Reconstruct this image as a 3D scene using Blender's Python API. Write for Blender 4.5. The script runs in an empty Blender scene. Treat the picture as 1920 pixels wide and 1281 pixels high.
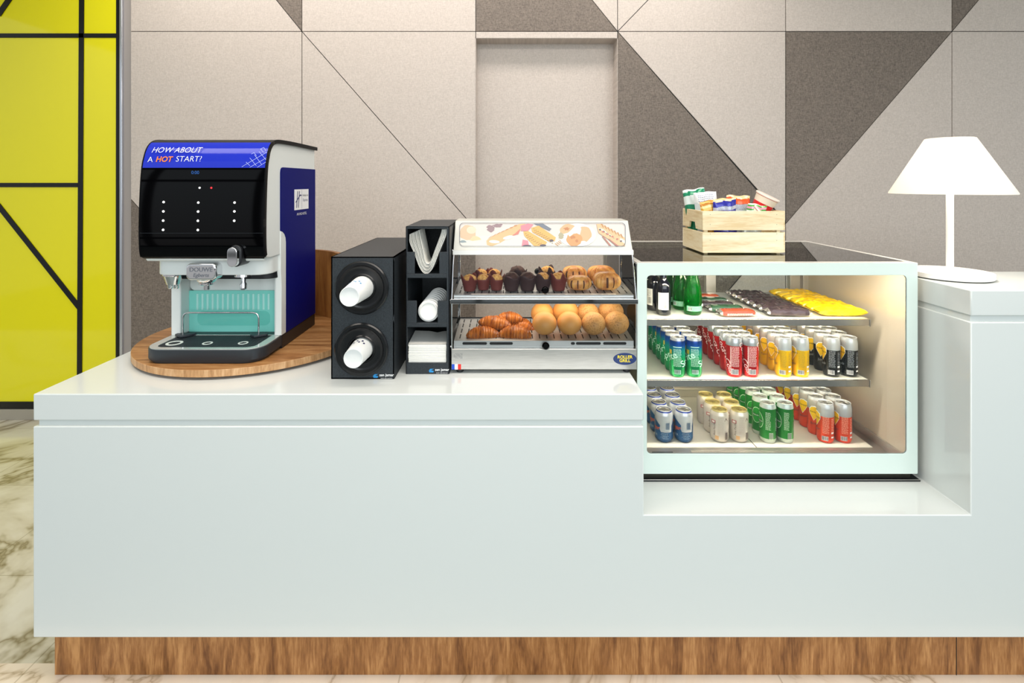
import bpy, bmesh, math, random
from math import sin, cos, pi, radians, sqrt, atan2
from mathutils import Vector, Matrix
random.seed(7)
sc = bpy.context.scene
C = sc.collection
# ---------------------------------------------------------------- camera
# world frame: camera above the origin, +Y into the room, Z up, metres
CAM_H = 1.565; F = 980.0; VX = 957.0; VY = 342.0
cam_d = bpy.data.cameras.new('camera'); cam = bpy.data.objects.new('camera', cam_d); C.objects.link(cam)
cam.location = (0, 0, CAM_H); cam.rotation_euler = (pi/2, 0, 0)
cam_d.sensor_width = 36; cam_d.lens = F/1920*36
cam_d.shift_x = (960-VX)/1920; cam_d.shift_y = (VY-640.5)/1920
cam_d.clip_start = 0.05
sc.camera = cam
# ---------------------------------------------------------------- world, lights, exposure
w = bpy.data.worlds.new('world'); sc.world = w; w.use_nodes = True
nt = w.node_tree; bg = nt.nodes['Background']
tc = nt.nodes.new('ShaderNodeTexCoord'); sp = nt.nodes.new('ShaderNodeSeparateXYZ')
rp = nt.nodes.new('ShaderNodeValToRGB'); mr = nt.nodes.new('ShaderNodeMapRange')
mr.inputs[1].default_value = -1; mr.inputs[2].default_value = 1
nt.links.new(tc.outputs['Generated'], sp.inputs[0]); nt.links.new(sp.outputs['Z'], mr.inputs[0])
nt.links.new(mr.outputs[0], rp.inputs[0]); nt.links.new(rp.outputs[0], bg.inputs[0])
e = rp.color_ramp.elements
e[0].position = 0.40; e[0].color = (0.50, 0.49, 0.48, 1)
e[1].position = 0.56; e[1].color = (0.86, 0.94, 1.0, 1)
bg.inputs[1].default_value = 0.70
sc.view_settings.view_transform = 'Standard'; sc.view_settings.look = 'None'
sc.view_settings.gamma = 1; sc.view_settings.use_curve_mapping = False
sc.view_settings.exposure = 0.13
def area(name, loc, rot, size, power, col=(1, 1, 1), sy=None, spread=None):
    l = bpy.data.lights.new(name, 'AREA'); l.energy = power; l.color = col; l.size = size
    if sy: l.shape = 'RECTANGLE'; l.size_y = sy
    if spread: l.spread = radians(spread)
    o = bpy.data.objects.new(name, l); C.objects.link(o); o.location = loc; o.rotation_euler = rot
    return o
area('window_daylight', (1.2, -3.2, 2.2), (radians(80), 0, 0), 5.6, 142, (0.88, 0.97, 1.0), 2.4)
area('ceiling_light_front', (0.0, 0.9, 3.12), (0, 0, 0), 4.5, 70, (1.0, 0.92, 0.84), 0.8)
area('ceiling_light_back', (-0.5, 2.9, 3.12), (radians(10), 0, 0), 4.2, 25, (1.0, 0.93, 0.87), 0.25)

# ---------------------------------------------------------------- helpers
def X(px, D): return (px-VX)*D/F
def Z(py, D): return CAM_H-(py-VY)*D/F
def P(px, py, D): return Vector((X(px, D), D, Z(py, D)))
def H(h):
    h = h.lstrip('#'); r = []
    for i in (0, 2, 4):
        c = int(h[i:i+2], 16)/255
        r.append(c/12.92 if c <= 0.04045 else ((c+0.055)/1.055)**2.4)
    return (*r, 1)
MATS = {}
def mat(name, col, rough=0.5, metal=0.0, spec=0.5, coat=0.0, trans=0.0, emit=None, es=0, ior=1.45, sub=0, alpha=None):
    if name in MATS: return MATS[name]
    m = bpy.data.materials.new(name); m.use_nodes = True
    b = m.node_tree.nodes['Principled BSDF']
    c = H(col) if isinstance(col, str) else (*col[:3], 1)
    b.inputs['Base Color'].default_value = c; b.inputs['Roughness'].default_value = rough
    b.inputs['Metallic'].default_value = metal; b.inputs['Specular IOR Level'].default_value = spec
    b.inputs['Coat Weight'].default_value = coat; b.inputs['Coat Roughness'].default_value = 0.05
    b.inputs['Transmission Weight'].default_value = trans; b.inputs['IOR'].default_value = ior
    if sub: b.inputs['Subsurface Weight'].default_value = sub; b.inputs['Subsurface Scale'].default_value = 0.02
    if emit: b.inputs['Emission Color'].default_value = H(emit); b.inputs['Emission Strength'].default_value = es
    m.diffuse_color = c; MATS[name] = m
    return m
def N(m, t, **k):
    n = m.node_tree.nodes.new(t)
    for a, v in k.items(): setattr(n, a, v)
    return n
def L(m, a, b): m.node_tree.links.new(a, b)
def noise_col(m, c1, c2, scale=(1, 1, 1), ns=5, detail=4, pos=(0.3, 0.7), dist=0, bump=0, rough=None, mids=None, coord='Object'):
    """drive base colour from stretched noise"""
    b = m.node_tree.nodes['Principled BSDF']
    t = N(m, 'ShaderNodeTexCoord'); mp = N(m, 'ShaderNodeMapping'); mp.inputs['Scale'].default_value = scale
    L(m, t.outputs[coord], mp.inputs[0])
    n = N(m, 'ShaderNodeTexNoise'); n.inputs['Scale'].default_value = ns; n.inputs['Detail'].default_value = detail
    n.inputs['Distortion'].default_value = dist
    L(m, mp.outputs[0], n.inputs['Vector'])
    r = N(m, 'ShaderNodeValToRGB'); r.color_ramp.elements[0].position = pos[0]; r.color_ramp.elements[1].position = pos[1]
    r.color_ramp.elements[0].color = H(c1); r.color_ramp.elements[1].color = H(c2)
    if mids:
        for p, c in mids: el = r.color_ramp.elements.new(p); el.color = H(c)
    L(m, n.outputs['Fac'], r.inputs[0]); L(m, r.outputs[0], b.inputs['Base Color'])
    if bump:
        bp = N(m, 'ShaderNodeBump'); bp.inputs['Strength'].default_value = bump; bp.inputs['Distance'].default_value = 0.002
        L(m, n.outputs['Fac'], bp.inputs['Height']); L(m, bp.outputs[0], b.inputs['Normal'])
    return m
def wood(name, scale, c=('#7A4A24', '#A06B3C', '#C4935F'), ns=3.0, rough=0.4, bump=0.1):
    m = mat(name, c[1], rough)
    if len(m.node_tree.nodes) > 2: return m
    b = m.node_tree.nodes['Principled BSDF']
    t = N(m, 'ShaderNodeTexCoord'); mp = N(m, 'ShaderNodeMapping'); mp.inputs['Scale'].default_value = scale
    L(m, t.outputs['Object'], mp.inputs[0])
    n = N(m, 'ShaderNodeTexNoise'); n.inputs['Scale'].default_value = ns; n.inputs['Detail'].default_value = 8
    n.inputs['Roughness'].default_value = 0.65; n.inputs['Distortion'].default_value = 0.7
    n2 = N(m, 'ShaderNodeTexNoise'); n2.inputs['Scale'].default_value = ns*9; n2.inputs['Detail'].default_value = 4
    L(m, mp.outputs[0], n.inputs['Vector']); L(m, mp.outputs[0], n2.inputs['Vector'])
    a = N(m, 'ShaderNodeMath', operation='MULTIPLY_ADD'); a.inputs[1].default_value = 0.35
    s = N(m, 'ShaderNodeMath', operation='SUBTRACT'); s.inputs[1].default_value = 0.17
    L(m, n2.outputs['Fac'], a.inputs[0]); L(m, n.outputs['Fac'], a.inputs[2]); L(m, a.outputs[0], s.inputs[0])
    r = N(m, 'ShaderNodeValToRGB'); e = r.color_ramp.elements
    e[0].position = 0.33; e[0].color = H(c[0]); e[1].position = 0.68; e[1].color = H(c[2])
    k = e.new(0.5); k.color = H(c[1])
    L(m, s.outputs[0], r.inputs[0]); L(m, r.outputs[0], b.inputs['Base Color'])
    bp = N(m, 'ShaderNodeBump'); bp.inputs['Strength'].default_value = bump; bp.inputs['Distance'].default_value = 0.001
    L(m, s.outputs[0], bp.inputs['Height']); L(m, bp.outputs[0], b.inputs['Normal'])
    return m
def glass(name, tint='#FFFFFF', refl=0.5, ior=1.45):
    """thin pane: clear tinted transmission plus a fresnel reflection"""
    if name in MATS: return MATS[name]
    m = bpy.data.materials.new(name); m.use_nodes = True; nd = m.node_tree.nodes; nd.remove(nd['Principled BSDF'])
    out = nd['Material Output']; tr = N(m, 'ShaderNodeBsdfTransparent'); tr.inputs[0].default_value = H(tint)
    gl = N(m, 'ShaderNodeBsdfGlossy'); gl.inputs['Roughness'].default_value = 0.02; gl.inputs[0].default_value = (refl, refl, refl, 1)
    fr = N(m, 'ShaderNodeFresnel'); fr.inputs[0].default_value = ior; mx = N(m, 'ShaderNodeMixShader')
    L(m, fr.outputs[0], mx.inputs[0]); L(m, tr.outputs[0], mx.inputs[1]); L(m, gl.outputs[0], mx.inputs[2]); L(m, mx.outputs[0], out.inputs[0])
    m.diffuse_color = (0.8, 0.9, 0.9, 0.3); MATS[name] = m
    return m
WL = {}
def thing(name, label, cat, loc=(0, 0, 0), group=None, rotz=0):
    o = bpy.data.objects.new(name, None); C.objects.link(o); o.empty_display_size = 0.05
    o.location = loc; o.rotation_euler = (0, 0, rotz); WL[o] = Vector(loc)
    o['label'] = label; o['category'] = cat
    if group: o['group'] = group
    return o
def tag(o, label, cat, group=None):
    o['label'] = label; o['category'] = cat
    if group: o['group'] = group
    return o
def struct(o): o['kind'] = 'structure'; return o
class MB:
    def __init__(s): s.bm = bmesh.new()
    def face(s, vs, m=0):
        try: f = s.bm.faces.new(vs); f.material_index = m; return f
        except ValueError: return None
    def box(s, x0, x1, y0, y1, z0, z1, m=0):
        v = [s.bm.verts.new((x, y, z)) for x in (x0, x1) for y in (y0, y1) for z in (z0, z1)]
        for q in ((0, 1, 3, 2), (4, 6, 7, 5), (0, 4, 5, 1), (2, 3, 7, 6), (0, 2, 6, 4), (1, 5, 7, 3)): s.face([v[i] for i in q], m)
        return s
    def prism(s, pts, ax, a0, a1, m=0, mside=None):
        def mk(p, a): return {'x': (a, p[0], p[1]), 'y': (p[0], a, p[1]), 'z': (p[0], p[1], a)}[ax]
        A = [s.bm.verts.new(mk(p, a0)) for p in pts]; B = [s.bm.verts.new(mk(p, a1)) for p in pts]; n = len(pts)
        s.face(A[::-1], m); s.face(B, m)
        for i in range(n): s.face([A[i], A[(i+1) % n], B[(i+1) % n], B[i]], m if mside is None else mside)
        return s
    def ring(s, po, pi_, ax, a0, a1, m=0):
        def mk(p, a): return {'x': (a, p[0], p[1]), 'y': (p[0], a, p[1]), 'z': (p[0], p[1], a)}[ax]
        V = [[s.bm.verts.new(mk(p, a)) for p in q] for q, a in ((po, a0), (pi_, a0), (pi_, a1), (po, a1))]; n = len(po)
        for k in range(4):
            U, W = V[k], V[(k+1) % 4]
            for i in range(n): s.face([U[i], U[(i+1) % n], W[(i+1) % n], W[i]], m)
        return s
    def lathe(s, prof, n=32, c=(0, 0, 0), m=0, ax='z', mf=None):
        rings = []
        for r, z in prof:
            if r < 1e-6: q = [(0, 0, z)]
            else: q = [(r*cos(2*pi*i/n), r*sin(2*pi*i/n), z) for i in range(n)]
            if ax == 'y': q = [(a, z_, b) for a, b, z_ in q]
            if ax == 'x': q = [(z_, a, b) for a, b, z_ in q]
            rings.append([s.bm.verts.new((a+c[0], b+c[1], d+c[2])) for a, b, d in q])
        for k in range(len(rings)-1):
            A, B = rings[k], rings[k+1]; mm = mf(k) if mf else m
            for i in range(n):
                j = (i+1) % n
                if len(A) == 1 and len(B) == 1: continue
                if len(A) == 1: s.face([A[0], B[j], B[i]], mm)
                elif len(B) == 1: s.face([A[i], A[j], B[0]], mm)
                else: s.face([A[i], A[j], B[j], B[i]], mm)
        return s
    def cyl(s, c, r, h, ax='z', n=24, m=0):
        return s.lathe([(0, 0), (r, 0), (r, h), (0, h)], n, c, m, ax)
    def tube(s, pts, r, n=10, m=0, closed=False):
        pts = [Vector(p) for p in pts]; rings = []; N_ = len(pts); up = None
        for i, p in enumerate(pts):
            a = pts[(i-1) % N_] if (i > 0 or closed) else p; b = pts[(i+1) % N_] if (i < N_-1 or closed) else p
            t = (b-a).normalized()
            if up is None:
                up = Vector((0, 0, 1)) if abs(t.z) < 0.9 else Vector((0, 1, 0))
            u = t.cross(up).normalized(); v = u.cross(t).normalized(); up = v
            rr = r[i] if isinstance(r, (list, tuple)) else r
            rings.append([s.bm.verts.new(p+(u*cos(2*pi*k/n)+v*sin(2*pi*k/n))*rr) for k in range(n)])
        rg = range(N_ if closed else N_-1)
        for i in rg:
            A, B = rings[i], rings[(i+1) % N_]
            for k in range(n): s.face([A[k], A[(k+1) % n], B[(k+1) % n], B[k]], m)
        if not closed: s.face(rings[0][::-1], m); s.face(rings[-1], m)
        return s
    def grid(s, fn, nu, nv, m=0, mf=None, wrap=False):
        V = [[s.bm.verts.new(fn(i/nu, j/nv)) for j in range(nv+1)] for i in range(nu if wrap else nu+1)]
        for i in range(nu):
            for j in range(nv):
                k = (i+1) % nu if wrap else i+1
                s.face([V[i][j], V[k][j], V[k][j+1], V[i][j+1]], mf(i, j) if mf else m)
        return s
    def sphere(s, c, r, seg=24, rings=14, m=0, fn=None):
        rx, ry, rz = (r, r, r) if not isinstance(r, (tuple, list)) else r
        t = bmesh.ops.create_uvsphere(s.bm, u_segments=seg, v_segments=rings, radius=1)
        fs = set()
        for v in t['verts']:
            p = v.co.copy()
            if fn: p = Vector(fn(p))
            v.co = Vector((p.x*rx+c[0], p.y*ry+c[1], p.z*rz+c[2]))
            fs.update(v.link_faces)
        for f in fs: f.material_index = m
        return s
    def xf(s, fn, start=0):
        s.bm.verts.ensure_lookup_table()
        for v in s.bm.verts[start:]: v.co = Vector(fn(v.co))
        return s
    def add(s, other, fn=None, m=None):
        """copy another bmesh in"""
        vm = {}
        for v in other.verts: vm[v] = s.bm.verts.new(fn(v.co) if fn else v.co)
        for f in other.faces: s.face([vm[v] for v in f.verts], f.material_index if m is None else m)
        return s
    def build(s, name, mats, parent=None, bevel=0, seg=2, smooth=True, angle=35, norm=True, local=False, solid=0, sub=0):
        if norm: bmesh.ops.recalc_face_normals(s.bm, faces=s.bm.faces[:])
        if parent is not None and not local:
            off = WL[parent]
            for v in s.bm.verts: v.co -= off
        me = bpy.data.meshes.new(name); s.bm.to_mesh(me); s.bm.free()
        for m_ in (mats if isinstance(mats, (list, tuple)) else [mats]): me.materials.append(m_)
        o = bpy.data.objects.new(name, me); C.objects.link(o)
        if parent is not None: o.parent = parent; WL[o] = WL[parent]
        if smooth:
            me.shade_smooth(); me.set_sharp_from_angle(angle=radians(angle))
        if solid:
            q = o.modifiers.new('solid', 'SOLIDIFY'); q.thickness = solid; q.offset = 0
        if bevel:
            q = o.modifiers.new('bevel', 'BEVEL'); q.width = bevel; q.segments = seg; q.limit_method = 'ANGLE'; q.angle_limit = radians(40)
        if sub:
            q = o.modifiers.new('sub', 'SUBSURF'); q.levels = sub; q.render_levels = sub
        return o
def rrect(x0, x1, y0, y1, r, n=6):
    p = []
    for cx, cy, a0 in ((x1-r, y1-r, 0), (x0+r, y1-r, 90), (x0+r, y0+r, 180), (x1-r, y0+r, 270)):
        for k in range(n+1):
            a = radians(a0+90*k/n); p.append((cx+r*cos(a), cy+r*sin(a)))
    return p
def crom(pts, n=6):
    """Catmull-Rom through 2D/3D points"""
    P_ = [Vector(p) for p in pts]; P_ = [P_[0]*2-P_[1]]+P_+[P_[-1]*2-P_[-2]]; out = []
    for i in range(1, len(P_)-2):
        for k in range(n):
            t = k/n; a, b, c, d = P_[i-1:i+3]
            out.append(0.5*((2*b)+(c-a)*t+(2*a-5*b+4*c-d)*t*t+(3*b-a-3*c+d)*t**3))
    out.append(P_[-2]); return out
_T = {}
def text_bm(body, size=1.0, bold=0.0, shear=0.0, align='CENTER', space=1.0):
    """text as a flat bmesh in XY"""
    cu = bpy.data.curves.new('t', 'FONT'); cu.body = body; cu.size = size; cu.offset = bold*size; cu.shear = shear
    cu.align_x = align; cu.align_y = 'CENTER'; cu.resolution_u = 3; cu.space_character = space
    ob = bpy.data.objects.new('t', cu); C.objects.link(ob); bpy.context.view_layer.update()
    me = bpy.data.meshes.new_from_object(ob.evaluated_get(bpy.context.evaluated_depsgraph_get()))
    bm = bmesh.new(); bm.from_mesh(me); bpy.data.objects.remove(ob); bpy.data.meshes.remove(me); bpy.data.curves.remove(cu)
    return bm
def slice_bm(bm, step):
    xs = [v.co.x for v in bm.verts]
    if not xs: return bm
    x = min(xs)+step
    while x < max(xs):
        g = bm.verts[:]+bm.edges[:]+bm.faces[:]
        bmesh.ops.bisect_plane(bm, geom=g, plane_co=(x, 0, 0), plane_no=(1, 0, 0)); x += step
    return bm
def inset(poly, d):
    n = len(poly); a = sum(poly[i][0]*poly[(i+1) % n][1]-poly[(i+1) % n][0]*poly[i][1] for i in range(n))
    if a < 0: poly = poly[::-1]
    L_ = []
    for i in range(n):
        p, q = Vector(poly[i]), Vector(poly[(i+1) % n]); t = (q-p).normalized(); nn = Vector((-t.y, t.x)); L_.append((p+nn*d, t))
    out = []
    for i in range(n):
        p, t = L_[i-1]; q, u = L_[i]; den = t.x*u.y-t.y*u.x
        k = ((q.x-p.x)*u.y-(q.y-p.y)*u.x)/den if abs(den) > 1e-9 else 0
        out.append((p.x+t.x*k, p.y+t.y*k))
    return out

# ---------------------------------------------------------------- shared materials
M_solid = mat('solid_surface_white', '#DDE1DE', 0.09, spec=0.5)
M_white = mat('white_paint', '#F1EFEA', 0.35)
M_black = mat('black_plastic', '#1B1D20', 0.38)
M_dkgrey = mat('charcoal_plastic', '#2C3238', 0.45)
M_gloss = mat('black_gloss', '#030304', 0.04, spec=0.22)
M_chrome = mat('chrome', '#E6E6E8', 0.06, metal=1)
M_steel = mat('brushed_steel', '#BDBCB9', 0.28, metal=1)
M_silver = mat('silver_plastic', '#E3E7E4', 0.3)
M_blue = mat('blue_vinyl', '#071068', 0.45, spec=0.06)
M_ink = mat('black_ink', '#111114', 0.5)
M_wink = mat('white_ink', '#F4F4F4', 0.5)
M_pane = glass('clear_pane', '#F4FAF7', 0.75)
M_paper = mat('white_paper', '#F3F1EA', 0.75)

# ---------------------------------------------------------------- room shell
DW = 3.42
def wall_mat(name, c1, c2, rough):
    m = mat(name, c1, rough)
    b = m.node_tree.nodes['Principled BSDF']
    t = N(m, 'ShaderNodeTexCoord'); outs = []
    for s_ in ((60, 1, 520), (420, 1, 70)):
        mp = N(m, 'ShaderNodeMapping'); mp.inputs['Scale'].default_value = s_; L(m, t.outputs['Object'], mp.inputs[0])
        n = N(m, 'ShaderNodeTexNoise'); n.inputs['Scale'].default_value = 1.0; n.inputs['Detail'].default_value = 2; L(m, mp.outputs[0], n.inputs['Vector']); outs.append(n)
    a = N(m, 'ShaderNodeMath', operation='ADD'); L(m, outs[0].outputs['Fac'], a.inputs[0]); L(m, outs[1].outputs['Fac'], a.inputs[1])
    r = N(m, 'ShaderNodeMapRange'); r.inputs[1].default_value = 0.75; r.inputs[2].default_value = 1.25; L(m, a.outputs[0], r.inputs[0])
    mx = N(m, 'ShaderNodeMix', data_type='RGBA'); mx.inputs[6].default_value = H(c1); mx.inputs[7].default_value = H(c2)
    L(m, r.outputs[0], mx.inputs[0]); L(m, mx.outputs[2], b.inputs['Base Color'])
    bp = N(m, 'ShaderNodeBump'); bp.inputs['Strength'].default_value = 0.08; bp.inputs['Distance'].default_value = 0.001
    L(m, a.outputs[0], bp.inputs['Height']); L(m, bp.outputs[0], b.inputs['Normal'])
    return m
M_wl = wall_mat('wall_vinyl_light', '#BDB2A9', '#D3C8BF', 0.42)
M_wd = wall_mat('wall_fabric_dark', '#5C534C', '#8A7E73', 0.6)
M_wt = mat('joint_black', '#0E0D0C', 0.6)
M_trim = mat('trim_light', '#D6D0C8', 0.4)
s_w = F/DW
def wp(q): return [(X(a, DW), Z(b, DW)) for a, b in q]
TOP, BOT, RX = -126, 790, 2260
panels = [
 (0, [(245, TOP), (416, TOP), (566, 59), (245, 59)]), (1, [(416, TOP), (566, TOP), (566, 59)]),
 (0, [(566, TOP), (892, TOP), (892, 59), (566, 59)]),
 (1, [(892, TOP), (1008, TOP), (1158, 59), (892, 59)]), (0, [(1008, TOP), (1158, TOP), (1158, 59)]),
 (0, [(1158, TOP), (1337, TOP), (1158, 59)]), (0, [(1337, TOP), (1473, TOP), (1473, 59), (1158, 59)]),
 (0, [(1473, TOP), (1785, TOP), (1785, 59), (1473, 59)]),
 (1, [(1785, TOP), (1942, TOP), (1785, 59)]), (0, [(1942, TOP), (RX, TOP), (RX, 59), (1785, 59)]),
 (0, [(245, 59), (566, 59), (566, 736), (245, 373)]), (1, [(245, 373), (566, 736), (566, BOT), (245, BOT)]),
 (0, [(566, 59), (892, 59), (892, 430)]), (0, [(566, 59), (892, 430), (566, BOT)]), (1, [(892, 430), (892, BOT), (566, BOT)]),
 (0, [(892, 59), (1158, 59), (1158, 72), (892, 72)]),
 (0, [(1158, 59), (1473, 59), (1473, 415)]), (1, [(1158, 59), (1473, 418), (1158, BOT)]), (0, [(1473, 420), (1473, BOT), (1158, BOT)]),
 (1, [(1473, 59), (1785, 59), (1473, 420)]), (0, [(1785, 59), (1785, BOT), (1473, BOT), (1473, 420)]),
 (0, [(1785, 59), (RX, 59), (RX, BOT), (1785, BOT)])]
b = MB()
for m_, q in panels: b.prism(inset(wp(q), 0.0024), 'y', DW, DW+0.02, m_)
# backing behind the joints, with the niche opening left free
nx0, nx1 = X(892, DW), X(1158, DW); nz1 = Z(72, DW); zt = Z(TOP, DW)
b.box(X(245, DW), nx0-0.002, DW+0.006, DW+0.2, 0, zt, 2); b.box(nx1+0.002, X(RX, DW), DW+0.006, DW+0.2, 0, zt, 2)
b.box(nx0-0.002, nx1+0.002, DW+0.006, DW+0.2, nz1+0.002, zt, 2)
b.box(nx0, nx1, DW+0.14, DW+0.2, 0, nz1, 0); b.box(nx0-0.002, nx0+0.001, DW+0.004, DW+0.14, 0, nz1, 0)
b.box(nx1-0.001, nx1+0.002, DW+0.004, DW+0.14, 0, nz1, 0); b.box(nx0, nx1, DW+0.004, DW+0.14, nz1, nz1+0.002, 0)
struct(b.build('wall_back', [M_wl, M_wd, M_wt], smooth=False))
# yellow glass wall on the left
DY = 3.45
M_yel = mat('yellow_glass', '#F0E610', 0.07, spec=0.5, coat=0.3)
M_bar = mat('black_bar', '#0B0B0C', 0.3)
b = MB(); b.box(X(-420, DY), X(226, DY), DY, DY+0.05, Z(766, DY), zt, 0)
def bar(pts, m=1, d0=DY-0.006): b.prism([(X(a, DY), Z(c, DY)) for a, c in pts], 'y', d0, DY+0.002, m)
bar([(150, TOP), (159, TOP), (154, 766), (145, 766)]); bar([(219, TOP), (228, TOP), (227, 766), (218, 766)])
bar([(-420, 63), (219, 63), (219, 71), (-420, 71)]); bar([(-420, 343), (147, 343), (147, 351), (-420, 351)])
bar([(-420, 753), (219, 753), (219, 766), (-420, 766)])
bar([(-60, 320), (-48, 320), (146, 565), (146, 580)]); bar([(100, TOP), (110, TOP), (2, 31), (-4, 26), (-4, 22)])
bar([(-258, TOP), (-249, TOP), (-249, 766), (-258, 766)])
struct(b.build('wall_left', [M_yel, M_bar], smooth=False))
M_glint = mat('aluminium_trim', '#C9CBD2', 0.2, metal=0.8)
b = MB(); b.box(X(228, DY), X(233, DY), DY-0.02, DY+0.05, 0, zt, 0); struct(b.build('trim_1', [M_glint], bevel=0.002))
b = MB(); b.box(X(233, DY), X(247, DY), DY-0.002, DY+0.2, 0, zt, 0); struct(b.build('trim_2', [mat('trim_taupe', '#A8A09C', 0.4)]))
b = MB(); b.box(X(-420, DY), X(233, DY), DY-0.01, DY+0.05, 0, Z(767, DY), 0)
struct(b.build('baseboard_left', [mat('skirting_stone', '#A9A294', 0.3)], bevel=0.002))
# floor
M_marble = mat('floor_marble', '#E6E2D8', 0.12)
def marble(m, base, vein, sc_):
    b = m.node_tree.nodes['Principled BSDF']; t = N(m, 'ShaderNodeTexCoord')
    n0 = N(m, 'ShaderNodeTexNoise'); n0.inputs['Scale'].default_value = sc_; n0.inputs['Detail'].default_value = 6; n0.inputs['Distortion'].default_value = 1.0; n0.inputs['Roughness'].default_value = 0.6
    L(m, t.outputs['Object'], n0.inputs['Vector'])
    a = N(m, 'ShaderNodeMath', operation='SUBTRACT'); a.inputs[1].default_value = 0.5; L(m, n0.outputs['Fac'], a.inputs[0])
    ab = N(m, 'ShaderNodeMath', operation='ABSOLUTE'); L(m, a.outputs[0], ab.inputs[0])
    r = N(m, 'ShaderNodeValToRGB'); e = r.color_ramp.elements; e[0].position = 0.0; e[0].color = H(vein[0]); e[1].position = 0.075; e[1].color = H(base)
    k = e.new(0.006); k.color = H(vein[1]); k = e.new(0.022); k.color = H(vein[2])
    L(m, ab.outputs[0], r.inputs[0])
    br = N(m, 'ShaderNodeTexBrick'); br.inputs['Scale'].default_value = 1; br.inputs['Color1'].default_value = br.inputs['Color2'].default_value = (1, 1, 1, 1)
    br.inputs['Mortar'].default_value = (0.74, 0.72, 0.68, 1); br.inputs['Mortar Size'].default_value = 0.0025; br.inputs['Brick Width'].default_value = 1.2; br.inputs['Row Height'].default_value = 0.62
    mp = N(m, 'ShaderNodeMapping'); mp.inputs['Location'].default_value = (0.35, 0.4, 0); L(m, t.outputs['Object'], mp.inputs[0]); L(m, mp.outputs[0], br.inputs['Vector'])
    mx = N(m, 'ShaderNodeMix', data_type='RGBA', blend_type='MULTIPLY'); mx.inputs[0].default_value = 1
    L(m, r.outputs[0], mx.inputs[6]); L(m, br.outputs[0], mx.inputs[7]); L(m, mx.outputs[2], b.inputs['Base Color'])
marble(M_marble, '#E4E0D2', ('#8C8068', '#AEA48E', '#D2CBB9'), 0.62)
M_cream = mat('floor_cream_marble', '#EADBC8', 0.14)
marble(M_cream, '#F2E4D2', ('#BBA78E', '#DAC8B2', '#EBDCC9'), 1.1)
b = MB(); b.box(-7, 7, -3.6, 1.375, -0.05, 0, 2); b.box(-7, 7, 1.375, 1.70, -0.05, 0, 1); b.box(-7, 7, 1.70, 3.7, -0.05, 0, 0)
struct(b.build('floor', [M_marble, M_cream, noise_col(mat('floor_dull_green', '#727C78', 0.5), '#6A746F', '#7C8681', ns=3)], smooth=False))
b = MB(); b.box(-5, 5, -0.4, 3.7, 3.2, 3.25, 0)
struct(b.build('ceiling', [mat('ceiling_white', '#EDEBE6', 0.6)], smooth=False))

# shopfront window behind the camera: the daylight enters here and shows in the gloss and chrome
b = MB(); M_mul = mat('window_frame_dark', '#1C1E20', 0.4)
for x in (-6.0, -4.6, -3.2, -1.8, -0.4, 1.0, 2.4, 3.8, 5.2, 6.6): b.box(x-0.04, x+0.04, -3.08, -3.0, 0, 3.2)
for z in (0.0, 0.62, 2.45, 3.12): b.box(-6.0, 6.6, -3.08, -3.0, z, z+0.08)
struct(b.build('window_1', [M_mul], smooth=False))
# ---------------------------------------------------------------- service counter
D0 = 1.607
cx0 = X(62, D0); cxr = X(1207, D0); bx = X(1820.5, D0); RXC = 2.75
zc = 0.914; zl = Z(966, D0); zb = Z(544.4, D0); zu = Z(1196, D0)
ctr = thing('service_counter', 'long glossy white service counter with a stepped top and wooden plinth', 'counter', (0.4, 2.0, 0))
b = MB(); b.box(cx0+0.02, RXC, 1.66, 2.38, 0, zu+0.01, 0)
b.build('plinth', [wood('wood_plinth', (4.2, 4.2, 0.55), ('#6E421E', '#9E6A3A', '#C8935C'), 5.0, 0.35)], ctr, bevel=0.001)
b = MB(); sx = X(1794, 1.657); b.box(sx, sx+0.002, 1.659, 1.661, 0, zu, 0); b.build('plinth_seam', [M_ink], ctr)
gz1 = Z(789, D0); gz0 = Z(800, D0); g = 0.010
# front body as one stepped panel, then the worktops above the shadow groove
bz1 = Z(593, D0); bz0 = Z(604.5, D0); DB = 1.945
b = MB()
b.prism([(cx0, zu), (RXC, zu), (RXC, bz0), (bx, bz0), (bx, zl), (cxr, zl), (cxr, gz0), (cx0, gz0)], 'y', D0, DB, 0)
b.box(cx0, cxr, DB-0.001, 2.44, zu, gz0, 0); b.box(bx, RXC, DB-0.001, 2.457, zl-0.01, 1.135, 0); b.build('front_panel', [M_solid], ctr, bevel=0.003)
b = MB(); b.box(cx0+g, cxr-g*0.4, D0+g, 2.43, gz0-0.01, gz1+0.01, 0); b.build('shadow_groove', [M_solid], ctr)
b = MB(); b.box(cx0, cxr, D0, 2.457, gz1, zc, 0); b.build('worktop', [M_solid], ctr, bevel=0.0035)
b = MB(); b.box(cxr-0.001, RXC, DB-0.001, 2.457, zu, zl, 0); b.build('recess_shelf', [M_solid], ctr)
b = MB(); b.box(bx+g*0.6, RXC-0.01, D0+g, DB-0.01, bz0-0.01, bz1+0.01, 0); b.build('shadow_groove', [M_solid], ctr)
b = MB(); b.box(bx, RXC, D0, DB, bz1, zb, 0); b.build('raised_top', [M_solid], ctr, bevel=0.0035)

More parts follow.
